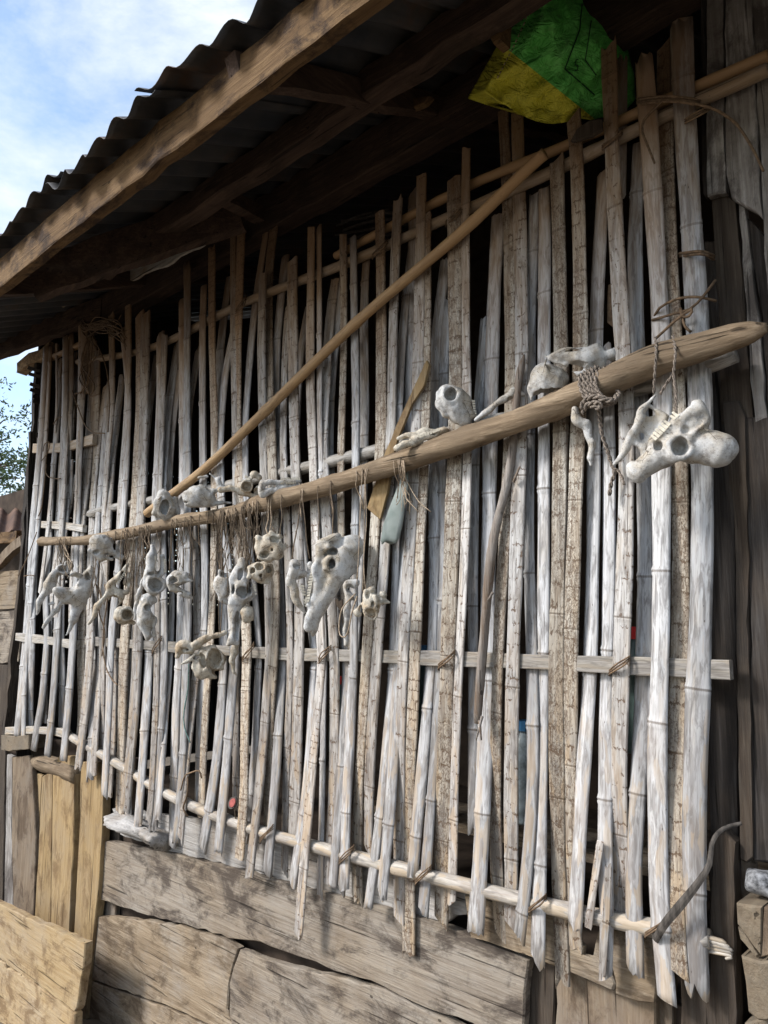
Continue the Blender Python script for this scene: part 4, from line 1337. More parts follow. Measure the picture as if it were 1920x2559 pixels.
def hang(parent, x0, y0, x1, y1, Y1, n=1, m='string', r=.0022):
    """strings tied round the log at x0 and holding the bone at (x1, y1)"""
    ly = log_y(x0)
    for i in range(n):
        a = x0 + RNG.normal() * 4 * (i > 0)
        b = x1 + RNG.normal() * 5 * (i > 0)
        rl = float(np.interp(x0, [q[0] for q in lp], [q[2] for q in lp]))
        yl = float(np.interp(x0, [q[0] for q in lp], [q[1] for q in lp]))
        wv = RNG.normal(size=4) * (4 if n > 1 else 2)
        child_tube(parent, 'hanging_string', [(a + 3, yl - rl * .9, ly + .02), (a, yl - rl * .2, ly - .012), (a - 1, yl + rl * .8, ly - .008),
                                       (a * .7 + b * .3 + wv[0], yl + rl + (y1 - yl - rl) * .35, (ly + Y1) / 2), (a * .3 + b * .7 + wv[1], yl + rl + (y1 - yl - rl) * .7, Y1), (b, y1, Y1)], r * RNG.uniform(.8, 1.3), M[m])


def rope(parent, pts, r=.0042, m='rope', name='rope', strands=2):
    P = [tuple(at(a, b, c)) for a, b, c in pts]
    path = catmull(P, .006)
    L = np.concatenate([[0], np.cumsum(np.linalg.norm(np.diff(path, axis=0), axis=1))])
    prts = []
    tg = np.gradient(path, axis=0); tg /= np.linalg.norm(tg, axis=1)[:, None] + 1e-9
    a = np.cross(tg, np.array([0, -1., 0])); a /= np.linalg.norm(a, axis=1)[:, None] + 1e-6
    b = np.cross(a, tg)
    for s_ in range(strands):
        th = L / .022 * math.pi + s_ * 2 * math.pi / strands
        pp = path + r * .62 * (np.cos(th)[:, None] * a + np.sin(th)[:, None] * b)
        prts.append(tube_data(pp, r * .62, 5, .08))
    v, f, u_ = join(*prts)
    return mesh_obj(name, v, f, M[m], parent, True)


# ---- bones resting on the log
bone_thing('animal_skull', 'slim pale skull lying on the log behind the rope knot, snout outwards', 'skull', 'J', -.07,
    [('c',125,222,10,340,262,52), ('e',430,262,120,78,80), ('c',180,216,9,470,192,16,-20), ('c',150,250,8,345,368,14,-10), ('c',345,366,16,480,320,40,0), ('e',575,250,45,42,50), ('k',330,318,70,26,80,-40), ('k',540,215,24,16), ('k',260,212,60,7,40,-30)], seed=.4)
bone_thing('skull_cap', 'smooth bone dome on the log next to the leaning stick', 'bone', 'J', -.07,
    [('e',140,440,140,140,110), ('c',130,300,10,120,500,16,-95), ('c',20,470,16,30,540,14,-40), ('k',140,560,130,110,130,0)], seed=2.2, part='bone_cap')
bone_thing('long_bone', 'thin grey bone lying between the log and the bone dome', 'bone', 'Q4', -.07,
    [('c',400,700,11,470,650,12), ('c',470,650,12,560,590,20), ('c',560,590,20,600,600,10), ('k',545,625,14,14)], seed=3.1, part='bone_shaft', rough=.5)
bone_thing('animal_skull', 'small pale skull with round eye socket sitting upright on the log', 'skull', 'Q4', -.12,
    [('e',292,625,66,72,64), ('c',310,665,50,345,712,34,-10), ('r',290,606,34,10,-46), ('c',350,620,22,372,690,20,-10), ('c',240,600,14,262,690,16,-20), ('k',290,606,27,29,70,-60), ('k',318,735,14,10), ('k',262,655,12,16), ('k',345,655,9,12)], seed=1.1,
    teeth=[(382,625,392,700,7,9,1,.1,-12)])
bone_thing('jaw_bone', 'whitish lower jaw lying on the log below the orange bamboo shard', 'jaw', 'G', -.13,
    [('c',460,335,34,640,270,40), ('c',640,270,40,880,200,24), ('c',480,250,26,700,205,34,30), ('c',700,205,34,860,180,18,30), ('k',560,262,40,16,60,-20), ('k',760,225,40,9)], 'bone_cream', seed=1.8, part='jaw',
    teeth=[(560,285,830,195,12,20,-.2,-1,-26)])
bone_thing('animal_skull', 'grey skull lying on its side on the log near the diagonal pole', 'skull', 'T', -.125,
    [('e',390,360,200,135,110), ('c',500,60,16,600,130,30,10), ('c',600,130,32,660,250,44,0), ('c',370,130,14,470,100,22,20), ('c',560,270,40,800,250,30,-10), ('c',560,430,36,760,420,24,-10), ('k',480,165,62,34,90,-20), ('k',660,330,100,46,120,-60), ('k',730,380,70,30,90,-40), ('k',240,430,40,14)], seed=.9)
bone_thing('animal_skull', 'cream broken skull on the log between grey skull and toothed jaw', 'skull', 'T', -.135,
    [('e',960,225,78,70,70), ('r',965,225,66,14,-45), ('e',1050,70,56,50), ('e',1110,110,40,40), ('c',950,110,14,1020,150,30), ('c',660,270,40,880,250,34), ('c',880,290,40,1090,350,36), ('e',1100,270,50,70), ('k',962,225,56,54,90,-60), ('k',1040,150,28,30,60,-30), ('k',1085,290,40,52,60,-40), ('k',760,320,90,24,60,-30)], 'bone_cream', seed=2.6)
bone_thing('jaw_bone', 'pale jaw with a row of upright teeth lying on the log', 'jaw', 'T', -.135,
    [('c',1150,190,42,1330,170,30), ('c',1330,170,34,1600,150,30), ('c',1160,310,50,1340,260,46), ('c',1340,260,46,1560,210,34), ('c',1140,200,40,1160,310,46), ('k',1270,225,70,22,60,-20)], seed=3.3, part='jaw',
    teeth=[(1370,150,1610,128,12,34,.15,-1,-14), (1370,185,1560,175,9,16,0,1,-40)])
bone_thing('animal_skull', 'small dark-toothed skull where the diagonal pole meets the log', 'skull', 'A', -.14,
    [('c',1410,1660,60,1440,1780,90), ('c',1360,1700,30,1350,1800,30,-10), ('c',1500,1690,30,1530,1800,30,-10), ('k',1425,1760,40,70,90,-50)], seed=.2, tmat='bone_dark',
    teeth=[(1385,1670,1370,1800,6,26,-.5,.5,-60), (1475,1670,1500,1800,6,26,.5,.5,-60)])

# ---- bones hanging from the log
e = bone_thing('animal_skull', 'big white skull hung upside down on two twisted ropes', 'skull', 'J', -.17,
    [('e',1250,905,145,128,115,20), ('e',1090,775,135,118,92,15), ('e',960,890,100,90,85,0), ('e',1130,900,120,105,100,10), ('c',1090,840,86,900,930,76), ('c',900,940,92,770,1015,82), ('c',780,990,52,720,980,34,-10),
     ('c',890,830,34,1040,690,40,-30), ('c',1040,690,44,1180,640,48,-20), ('c',1180,600,30,1160,590,16,-20), ('c',1190,620,36,1215,720,34,0),
     ('r',1045,888,72,17,-92), ('c',1000,960,26,900,930,20,-80), ('c',1110,850,18,1200,760,18,-70),
     ('k',1045,888,60,62,130,-105), ('k',1105,772,46,32,60,-100), ('k',905,866,30,36,60,-60), ('k',1300,1060,80,22,100,-30), ('k',770,940,44,18,60,-40)], seed=.7,
    teeth=[(880,822,1045,658,9,36,-.75,-.75,-62)])
for q in [[(1638,842,-.125),(1640,880,-.155),(1637,930,-.15),(1634,985,-.14)], [(1681,838,-.12),(1688,880,-.16),(1684,935,-.16),(1689,985,-.165),(1690,1035,-.18)], [(1684,935,-.16),(1668,955,-.155),(1650,985,-.15)]]: rope(e, q)
bone_thing('jaw_half', 'flat pale jaw half hanging beside the big upside-down skull', 'bone', 'J', -.155,
    [('c',880,520,14,800,640,26), ('c',800,640,26,730,780,32), ('c',730,780,32,600,985,18), ('c',870,590,16,940,680,22,20), ('c',940,680,20,900,800,24,25), ('c',900,800,24,830,900,30,20), ('c',740,830,24,800,920,30,10), ('e',850,730,70,110,14,25), ('e',810,850,60,70,14,25), ('k',850,640,40,26,60,0), ('k',850,840,22,40,80,0), ('k',790,800,16,30,80,0)], 'bone_grey', seed=2.9, part='jaw')
e = bone_thing('hooked_horn', 'smooth grey hooked bone hanging under the rope knot', 'horn', 'J', -.10,
    [('c',330,610,24,350,690,34), ('c',350,690,40,400,720,34), ('c',400,720,30,435,850,25), ('c',435,850,25,430,960,20), ('c',430,960,20,422,1005,12)], seed=1.5, part='horn', rough=.4)

e = bone_thing('animal_skull', 'large white skull hanging snout down under the log', 'skull', 'W', -.17,
    [('e',880,560,230,250,190,20), ('c',980,330,150,760,620,190), ('e',1060,330,110,170,130,10), ('c',800,700,175,590,1080,120), ('c',590,1080,120,390,1470,72), ('c',560,1200,90,450,1540,46,30),
     ('c',560,360,76,500,620,46,-40), ('c',500,620,50,520,880,48,-40), ('c',520,880,50,400,1150,26,-40), ('c',600,330,60,820,240,50,-60), ('e',650,400,48,44,50,-150), ('e',630,575,44,42,50,-150), ('c',600,690,26,730,690,22,-140), ('r',730,610,70,18,-150),
     ('k',960,320,180,64,90,-190), ('k',800,330,90,50,90,-170), ('k',705,445,60,40,150,-140), ('k',715,615,52,68,170,-150), ('k',610,830,70,110,60,-150), ('k',430,1560,26,60,90,0), ('k',620,480,30,20,90,-120)], seed=1.9,
    teeth=[(462,720,395,1130,11,38,-1,.15,-70)])
hang(e, 828, 1206, 832, 1345, -.16, 1); hang(e, 795, 1222, 798, 1372, -.17, 1)
e = bone_thing('jaw_bone', 'narrow pale jaw with two tooth rows hanging left of the large white skull', 'jaw', 'W', -.15,
    [('c',190,650,74,150,860,62), ('c',150,860,62,260,1140,54), ('c',260,1140,52,350,1270,24), ('c',420,620,50,410,860,46,30), ('c',410,860,46,370,1180,28,30), ('e',210,600,76,56,60), ('e',300,740,90,70,50,20), ('k',320,560,60,36,70,-20), ('k',300,860,46,80,90,-40), ('k',230,640,40,26,60,-50), ('k',390,720,26,40,60,-20)], seed=.6, part='jaw',
    teeth=[(285,890,370,1200,8,42,.9,.1,-50)])
hang(e, 752, 1236, 730, 1402, -.15, 1); hang(e, 758, 1232, 774, 1396, -.15, 1)
e = bone_thing('animal_skull', 'small cream skull with dark open nose hanging on pink string', 'skull', 'W', -.17,
    [('e',1265,1160,135,170,130,10), ('c',1190,990,36,1180,1180,46,-30), ('e',1260,955,48,42,50,-30), ('e',1430,1040,56,52,60,-10), ('c',1400,1130,50,1500,1130,18), ('c',1320,1050,30,1330,1230,36,-90), ('c',1140,1180,40,1060,1260,46,20), ('e',1080,1290,60,50,50,20), ('r',1255,1285,80,22,-110),
     ('k',1255,1285,68,58,120,-130), ('k',1215,1035,36,56,110,-110), ('k',1280,1165,20,34,60,-130), ('k',1350,1190,16,24,60,-130), ('k',1470,1060,30,24,60,-30), ('k',1120,1230,26,60,80,-40)], 'bone_cream', seed=3.7)
hang(e, 914, 1186, 914, 1478, -.17, 2, 'string_light')
e = bone_thing('jaw_bone', 'thin pale jaw on a loop of string beside the small cream skull', 'jaw', 'W', -.15,
    [('c',930,880,60,1040,880,56), ('c',930,900,56,940,1080,50), ('c',940,1080,50,915,1380,34), ('c',915,1380,34,905,1700,30), ('c',1030,1060,30,960,1160,34), ('k',960,950,56,60,80,-30), ('k',1000,1130,26,70,80,-20)], seed=4.1, part='jaw')
hang(e, 905, 1190, 892, 1460, -.15, 1, 'string_light')
child_tube(e, 'hanging_string', [(888,1484,-.17),(856,1520,-.18),(848,1560,-.18),(850,1586,-.18),(862,1592,-.18),(872,1572,-.18),(880,1530,-.18),(893,1490,-.17)], .0028, M['string_light'])

e = bone_thing('animal_skull', 'slender long-snouted skull hanging nose down with round eye hole', 'skull', 'D', -.16,
    [('c',625,985,34,620,1110,70), ('e',632,1230,98,130,90), ('c',600,1320,74,590,1460,44), ('c',590,1460,42,590,1640,28), ('c',560,1130,18,560,1330,22,-40), ('c',690,1090,18,720,1300,14,-30), ('r',632,1248,58,14,-78), ('c',590,1640,26,545,1690,14), ('c',590,1640,26,615,1690,14),
     ('k',632,1248,46,48,100,-80), ('k',620,1090,20,40,60,-60), ('k',700,1180,20,60,80,-40), ('k',560,1230,14,50,80,-50), ('k',596,1540,9,60,50,-30)], seed=2.4)
hang(e, 604, 1280, 602, 1402, -.15, 3)
e = bone_thing('hooked_tusk', 'grey hooked tusk dangling under the slender long-snouted skull', 'tusk', 'D', -.15,
    [('c',590,1690,26,570,1760,34), ('c',570,1760,32,555,1850,24), ('c',555,1850,22,575,1930,14), ('c',575,1930,13,600,1962,6)], 'bone_dark', seed=.3, part='tusk', rough=.4)
e = bone_thing('animal_skull', 'smooth rounded cranium tucked behind the slender skull', 'skull', 'D', -.12,
    [('e',480,1180,82,118,90), ('c',450,1070,22,540,1060,20,-20), ('c',470,1290,34,530,1340,20), ('k',495,1085,44,34,70,-50), ('k',540,1240,30,40,70,-30)], seed=1.2)
hang(e, 556, 1287, 556, 1425, -.13, 4)
e = bone_thing('skull_cap', 'small bone cap under the cheek of the slender skull', 'bone', 'D', -.135,
    [('e',685,1430,58,80,56), ('c',690,1370,30,730,1480,14), ('k',700,1345,50,26,60,-20)], 'bone_cream', seed=1.7, part='bone_cap')
hang(e, 622, 1272, 620, 1512, -.13, 1)
e = bone_thing('animal_skull', 'cream skull hanging above another cream skull on frayed string', 'skull', 'D', -.16,
    [('e',880,850,118,104,95), ('e',940,890,70,76,70,-40), ('c',780,780,30,800,900,36,-30), ('c',960,760,24,1010,860,26,-10), ('c',900,735,20,960,760,24,-20), ('c',800,930,34,880,950,40,-40), ('k',930,790,48,32,80,-80), ('k',838,925,42,32,80,-80), ('k',900,880,14,20,60,-110), ('k',1000,800,22,30,60,-30)], 'bone_cream', seed=2.8)
hang(e, 672, 1256, 672, 1340, -.15, 2, 'string_light'); hang(e, 704, 1246, 700, 1338, -.15, 1)
e = bone_thing('animal_skull', 'lower of two cream skulls with dark gaping eye sockets', 'skull', 'D', -.15,
    [('e',800,1070,108,92,84), ('c',715,1040,30,710,1110,26,-30), ('c',820,1110,54,860,1160,20,-20), ('c',890,1020,24,880,1130,24), ('k',795,1022,40,36,80,-80), ('k',868,1052,24,32,60,-60), ('k',735,1060,22,26,60,-60), ('k',800,1105,14,18,60,-80)], 'bone_cream', seed=3.9,
    teeth=[(745,1170,765,1265,7,14,.9,.1,-20)])
hang(e, 645, 1262, 640, 1402, -.15, 2)
e = bone_thing('animal_skull', 'small pale skull with brown brow hanging alone on string loops', 'skull', 'D', -.145,
    [('e',100,1120,100,64,76), ('c',10,1130,26,30,1220,22,-20), ('c',60,1215,34,170,1270,30,-10), ('c',170,1270,28,205,1290,14), ('c',60,1165,16,190,1150,16,-60), ('k',48,1142,40,30,80,-60), ('k',150,1180,44,26,80,-50), ('k',110,1250,26,12,50,-30)], seed=.5)
hang(e, 430, 1302, 424, 1428, -.14, 1); hang(e, 478, 1298, 475, 1440, -.14, 1)

e = bone_thing('skull_cap', 'broken cream skull fragment hanging low below the other skulls', 'bone', 'D', -.13,
    [('e',350,1850,140,136,110), ('c',400,1720,18,480,1900,16,-40), ('c',290,1760,20,330,1900,16,-80), ('c',260,1940,24,400,1970,20,-20), ('e',160,1720,92,60,70,-20), ('c',110,1700,30,80,1800,16), ('c',240,1690,34,470,1592,24,-50), ('c',100,1890,10,240,1780,22,-60),
     ('k',400,1830,66,90,110,-70), ('k',300,1830,26,70,90,-90), ('k',430,1930,40,34,80,-30), ('k',160,1740,34,20,60,-70), ('k',230,1810,40,16,80,-60)], 'bone_cream', seed=4.6, part='bone_cap', rough=1.6)
hang(e, 556, 1287, 548, 1580, -.14, 2)
child_tube(e, 'hanging_string', [(472,1660,-.13),(470,1720,-.075),(460,1780,-.07),(462,1820,-.07),(476,1856,-.07)], .003, plain('green_twine', (0.12, 0.20, 0.19), .9, .1, 80, .5, .4))

# the cluster towards the corner
e = bone_thing('animal_skull', 'pale skull with smooth cranium hanging at the far end of the log', 'skull', 'X', -.15,
    [('e',610,850,160,112,100), ('c',480,900,60,700,780,90), ('c',560,620,40,640,700,60,-30), ('r',580,680,76,20,-60), ('c',620,540,26,740,560,40,0), ('e',715,640,66,90,60,10), ('e',430,840,62,62,60,-40), ('c',640,960,80,600,1130,46,10), ('c',600,1130,46,520,1300,10,10), ('k',580,690,60,50,90,-70), ('k',690,540,50,36,80,-30), ('k',540,770,50,34,80,-60), ('k',715,650,26,50,70,-50)], seed=1.4)
hang(e, 162, 1352, 176, 1425, -.14, 3, 'string_light')
e = bone_thing('jaw_bone', 'grey jaw with downward prongs beside the far-end skull', 'jaw', 'X', -.14,
    [('e',430,560,86,70,60), ('c',460,490,40,500,520,30), ('c',360,620,54,290,770,62), ('c',290,770,62,210,930,36), ('c',210,930,34,170,1080,12), ('c',440,940,22,350,1060,24,-30), ('c',350,1060,24,265,1240,14,-30), ('c',400,1010,12,450,1160,6,-30), ('c',350,960,22,290,985,8,-30), ('k',430,560,50,34,70,-40), ('k',380,640,20,30,60,-40)], seed=3.0, part='jaw')
hang(e, 150, 1353, 152, 1405, -.13, 2)
e = bone_thing('animal_skull', 'speckled white skull tied tight against the underside of the log', 'skull', 'X', -.165,
    [('e',875,280,125,120,100), ('c',920,300,100,1120,420,34), ('c',780,360,30,900,430,36,-20), ('c',900,430,36,1010,450,24,-20), ('c',1000,220,20,1110,380,24,30), ('k',845,375,36,24,70,-60), ('k',1020,410,46,18,70,-30), ('k',960,395,20,20,60,-60), ('k',1040,300,20,50,80,0)], seed=2.0)
hang(e, 250, 1345, 252, 1350, -.16, 2)
e = bone_thing('jaw_bone', 'toothed jaw bone hanging between speckled skull and round skull', 'jaw', 'X', -.14,
    [('c',1190,500,22,1100,620,36), ('c',1100,620,36,1000,780,46), ('e',1060,900,86,90,60), ('c',980,830,26,880,980,32,-10), ('c',880,980,30,790,1180,18,-10), ('c',1060,800,34,1180,820,26), ('c',1180,820,26,1250,730,18), ('e',1180,680,50,90,40,20), ('k',1060,920,56,56,90,-30), ('k',1150,770,40,36,70,-20), ('k',1130,650,26,60,70,-10)], 'bone_cream', seed=.1, part='jaw',
    teeth=[(1170,560,1060,740,9,22,.8,.5,-20)])
hang(e, 318, 1335, 312, 1400, -.13, 3); hang(e, 305, 1338, 300, 1410, -.13, 1, 'string_light')
e = bone_thing('animal_skull', 'round yellowish skull with dark socket above the third rail', 'skull', 'X', -.15,
    [('e',1140,1095,104,108,95), ('r',1185,1085,70,18,-60), ('c',1200,1150,50,1260,1180,26), ('k',1188,1088,56,62,110,-60), ('k',1130,1200,34,20,60,-40)], 'bone_cream', seed=2.3)
hang(e, 335, 1330, 322, 1515, -.13, 3)
e = bone_thing('animal_skull', 'skull with tooth row hanging nose up under the log', 'skull', 'X', -.16,
    [('c',1465,300,20,1470,420,56), ('c',1470,420,56,1470,600,80), ('c',1590,420,30,1590,600,50,20), ('e',1510,745,120,115,95), ('c',1420,640,24,1400,740,26,-30), ('r',1525,745,88,24,-70), ('k',1525,745,74,76,140,-80), ('k',1540,520,34,90,90,-20), ('k',1470,620,40,16,70,-70)], seed=3.5,
    teeth=[(1500,410,1505,560,8,20,1,0,-40), (1610,440,1615,600,8,18,1,0,-20)])
hang(e, 372, 1320, 378, 1372, -.15, 3)
e = bone_thing('animal_skull', 'narrow white skull hanging nose down below the nose-up skull', 'skull', 'X', -.155,
    [('e',1420,920,100,80,80), ('c',1380,1000,70,1400,1130,96), ('c',1400,1130,90,1430,1330,42), ('c',1480,1150,46,1495,1330,22,10), ('c',1430,1330,40,1430,1370,26), ('r',1420,1010,44,12,-70), ('c',1340,1000,20,1340,1170,24,-20), ('k',1420,1010,36,34,80,-70), ('k',1470,1290,14,80,70,-10), ('k',1480,1090,20,26,60,-50), ('k',1350,900,26,30,60,-40)], seed=4.9)
hang(e, 352, 1326, 360, 1495, -.14, 4)
e = bone_thing('rib_bone', 'thin rib bone hanging along the nose-down white skull', 'bone', 'X', -.165,
    [('c',1380,640,20,1330,800,26), ('c',1330,800,24,1300,960,22), ('c',1300,960,22,1290,1130,16)], seed=.8, part='rib', rough=.4)

# ---- rope knot, loose strings and lashings
knot = empty('rope_knot', at(1480, 985, -.15))
tag(knot, 'thick grey rope knotted round the log, its tail hanging down', 'rope')
for i in range(5):
    dx = i * 11
    rope(knot, [(1470 + dx, 918 + RNG.normal() * 3, -.10), (1452 + dx * .9, 940, -.15), (1450 + dx * .9, 965, -.158), (1462 + dx, 992, -.158), (1482 + dx * 1.2, 1008 - i * 2, -.15), (1512 + dx * .6, 1012 - 4 * i, -.13), (1540, 1004 - i * 5, -.09)], .0068)
rope(knot, [(1452,1022,-.16),(1462,1000,-.168),(1486,992,-.17),(1512,1000,-.165),(1534,1000,-.15),(1546,984,-.12),(1538,966,-.09)], .0072)
rope(knot, [(1456,1034,-.15),(1468,1012,-.165),(1496,1006,-.17),(1500,1020,-.165),(1478,1014,-.165)], .0072)
rope(knot, [(1496,1012,-.15),(1500,1050,-.12),(1506,1090,-.10),(1518,1125,-.085),(1528,1158,-.075),(1536,1182,-.07),(1528,1206,-.07),(1523,1238,-.07)], .0062)
rope(knot, [(1530,1168,-.075),(1545,1176,-.07),(1556,1196,-.07),(1560,1212,-.07)], .004)

# loose fibres wound round the log are part of it
for i, x in enumerate([142,160,176,240,268,290,330,352,360,368,440,462,478,498,520,534,548,560,566,580,590,606,612,622,632,640,668,704,756,826,892,908,916,1000]):
    yl = float(np.interp(x, [q[0] for q in lp], [q[1] for q in lp])); rl = float(np.interp(x, [q[0] for q in lp], [q[2] for q in lp]))
    ly = log_y(x)
    sk_ = RNG.normal() * 5
    pts = [(x + sk_ * .4, yl - rl * .95, ly + .025), (x + sk_ * .2, yl - rl * .35, ly - .010), (x, yl + rl * .3, ly - .012), (x - 2, yl + rl * .85, ly - .004)]
    for kq in range(RNG.integers(0, 4)):
        x += RNG.normal() * 5
        pts.append((x, yl + rl + 18 * (kq + 1) + RNG.normal() * 5, -.10 - RNG.random() * .03))
    ptube('string_wrap', pts, RNG.uniform(.0016, .0034), M['string' if RNG.random() < .7 else 'string_light'], log, .02, 5)
for i in range(95):                 # the tangled bunches
    x0 = RNG.choice([355, 365, 556, 566, 590, 612, 628, 640, 320, 160, 250, 335, 440, 480, 540, 575, 602])
    yl = float(np.interp(x0, [q[0] for q in lp], [q[1] for q in lp]))
    x = x0 + RNG.normal() * 9
    pts = [(x, yl + 4, log_y(x) - .008)]
    ln = RNG.uniform(50, 210)
    for kq in range(4):
        x += RNG.normal() * 7
        pts.append((x, yl + 14 + ln * (kq + 1) / 4, -.10 - RNG.random() * .05))
    ptube('loose_string', pts, RNG.uniform(.0012, .0026), M['string'], log, .025, 4)
for i in range(9):
    x = 1000 + RNG.normal() * 8
    pts = [(x, 1150, -.15), (x + 4, 1185, -.145)]
    for kq in range(3):
        x += RNG.normal() * 14 + 8
        pts.append((x, 1215 + kq * RNG.uniform(18, 40), -.10))
    ptube('loose_string', pts, RNG.uniform(.0013, .0024), M['string_light'], log, .02, 4)

# ------------------------------------------------------------------ vine lashings and wires
def vine_thing(name, label, cat, lines, m='vine', r=.004):
    e = empty(name, at(lines[0][0][0], lines[0][0][1], lines[0][0][2]))
    tag(e, label, cat)
    for ln in lines:
        ptube('strand', ln, r, M[m], e, .02, 6, .1)
    return e


L1 = []
for i in range(5):
    y = 246 + i * 4 + RNG.normal() * 2
    L1.append([(1592, y, .02), (1600, y + 2, -.05), (1640, y - 3, -.075), (1690, y - 4, -.085), (1735, y + 2, -.07), (1748, y + 6, -.02), (1744, y, .03)])
L1.append([(1664, 246, -.08), (1640, 268, -.085), (1610, 300, -.08), (1606, 330, -.08), (1622, 372, -.08), (1636, 408, -.08)])
L1.append([(1735, 258, -.07), (1790, 275, -.05), (1840, 310, -.03), (1880, 370, -.01), (1908, 428, 0)])
vine_thing('vine_lashing', 'dark vine wound round the tallest bamboo tops, one end trailing over the boards', 'vine', L1)
L2 = [[(1698, 634, .01), (1715, 631, -.05), (1755, 628, -.08), (1785, 640, -.02)], [(1700, 640, .01), (1720, 638, -.05), (1758, 635, -.08), (1784, 648, -.02)],
      ]
vine_thing('vine_band', 'flat vine band round the double strip above the log end', 'vine', L2, r=.005)
L3 = [[(1632, 800, -.02), (1648, 770, -.06), (1690, 748, -.07), (1740, 742, -.07), (1790, 752, -.02)], [(1630, 800, -.04), (1680, 785, -.07), (1725, 772, -.075), (1760, 738, -.06), (1788, 700, -.03)],
      [(1640, 845, -.06), (1690, 800, -.075), (1730, 772, -.08), (1722, 790, -.08), (1706, 790, -.075), (1700, 770, -.075)], [(1705, 790, -.07), (1712, 815, -.07), (1728, 830, -.06)]]
vine_thing('vine_tie', 'tangled vine tie just above the thick end of the log', 'vine', L3, r=.0045)
L4 = []
for i in range(15):
    a = RNG.uniform(192, 215)
    L4.append([(a, 808 + RNG.normal() * 7, -.03), (a + 20, 822 + RNG.normal() * 8, -.05), (245 + RNG.normal() * 12, 815 + RNG.normal() * 10, -.05), (280 + RNG.normal() * 14, 818 + RNG.normal() * 12, -.05), (312 + RNG.normal() * 8, 850 + RNG.normal() * 22, -.04)])
for i in range(9):
    a = 226 + RNG.normal() * 5
    L4.append([(a, 840, -.05), (a + RNG.normal() * 12, 900 + RNG.normal() * 12, -.06), (215 + RNG.normal() * 14, 950 + RNG.normal() * 14, -.05), (222 + RNG.normal() * 16, 985, -.05)])
L4.append([(226, 830, -.05), (252, 880, -.06), (268, 930, -.06), (274, 1000, -.06), (270, 1080, -.05)])
L4.append([(180, 975, -.05), (196, 1020, -.06), (212, 1060, -.06), (232, 1080, -.06), (262, 1083, -.05)])
vine_thing('vine_bundle', 'tangled bundle of dark vines under the far eave', 'vine', L4, r=.0042)
L5 = [[(108, 1128, -.04), (112, 1110, -.05), (124, 1106, -.05), (120, 1130, -.05), (104, 1152, -.04)], [(118, 1125, -.05), (114, 1170, -.05), (120, 1190, -.05), (140, 1196, -.05), (152, 1196, -.05)], [(134, 1060, -.05), (145, 1045, -.05), (162, 1040, -.04)],
      [(116, 1160, -.05), (108, 1240, -.05), (104, 1270, -.05), (96, 1290, -.05)], [(92, 1330, -.05), (70, 1390, -.06), (46, 1440, -.05)], [(60, 1440, -.05), (74, 1437, -.05), (86, 1439, -.04)]]
vine_thing('vine_knots', 'thin dark vines knotted round the corner panel strips', 'vine', L5, r=.0035)
L6 = [[(262, 1460, -.05), (268, 1500, -.055), (260, 1560, -.05), (258, 1620, -.055), (266, 1670, -.055), (282, 1700, -.05), (295, 1712, -.05)], [(240, 1460, -.05), (252, 1490, -.06), (248, 1530, -.05), (262, 1580, -.05), (255, 1640, -.05)]]
vine_thing('dry_vine', 'dry vine creeping down the strips below the jaw bone', 'vine', L6, r=.004)
L7 = [[(452, 1975, -.05), (462, 1940, -.07), (480, 1930, -.07), (498, 1926, -.06), (504, 1945, -.05)], [(470, 1940, -.06), (468, 1985, -.07), (458, 2020, -.06), (470, 2040, -.05)]]
vine_thing('vine_loop', 'short black vine loop near the strip ends over the bark curl', 'vine', L7, r=.004)

# bark strap at the near foot
pts = [(1853,2058,.0),(1820,2066,-.02),(1795,2080,-.04),(1778,2110,-.06),(1772,2160,-.075),(1745,2205,-.085),(1700,2262,-.085),(1660,2310,-.08),(1636,2352,-.05)]
P = catmull([tuple(at(a, b, c)) for a, b, c in pts], .025)
w_ = np.interp(np.linspace(0, 1, len(P)), [0, .35, .7, 1], [.004, .005, .010, .008])
V, Fc = [], []
for i, p in enumerate(P):
    t = P[min(i + 1, len(P) - 1)] - P[max(i - 1, 0)]; t = t / np.linalg.norm(t)
    a = np.cross(t, np.array([0.1, -1, 0.1])); a /= np.linalg.norm(a)
    for s_ in (-1, -.3, .3, 1):
        V.append(p + a * w_[i] * 1.25 * s_ + np.array([0, .003 * s_ * s_, 0]))
    for s_ in (1, .3, -.3, -1):
        V.append(p + a * w_[i] * 1.25 * s_ + np.array([0, .003 * s_ * s_ + .002, 0]))
for i in range(len(P) - 1):
    for j in range(8):
        k_ = (j + 1) % 8
        Fc.append((i * 8 + j, i * 8 + k_, (i + 1) * 8 + k_, (i + 1) * 8 + j))
Fc += [tuple(range(8))[::-1], tuple((len(P) - 1) * 8 + j for j in range(8))]
o = mesh_obj('bark_strap', V, Fc, M['bark_strap'], None, False)
tag(o, 'curled dark bark strap slung over the strips beside the post stub', 'strap')

# brown bamboo shard and cut plastic bottle behind the log
o = board('bamboo_shard', [(1066,900),(1072,912),(1060,960),(1030,1010),(996,1090),(975,1170),(968,1230),(950,1297),(936,1290),(918,1272),(938,1210),(962,1130),(990,1060),(1020,1000)], -.062, .012, M['plank_yellow'])
tag(o, 'orange-brown split bamboo shard stuck behind the log', 'shard')
k = NT('cloudy_plastic', .35)
k.b.inputs['Alpha'].default_value = 1.0
k.b.inputs['Transmission Weight'].default_value = .35
k.b.inputs['IOR'].default_value = 1.3
M['plastic'] = k.done(k.ramp(k.noise(k.mapping(k.obj(), (12, 12, 12)), 1.0, 3), [(.3, (0.20, 0.25, 0.24)), (.7, (0.42, 0.47, 0.46))]))
prof = [(1012,1180,10),(1006,1220,18),(992,1270,26),(982,1310,31),(976,1345,29),(974,1356,24)]
V, Fc = [], []
ns = 16
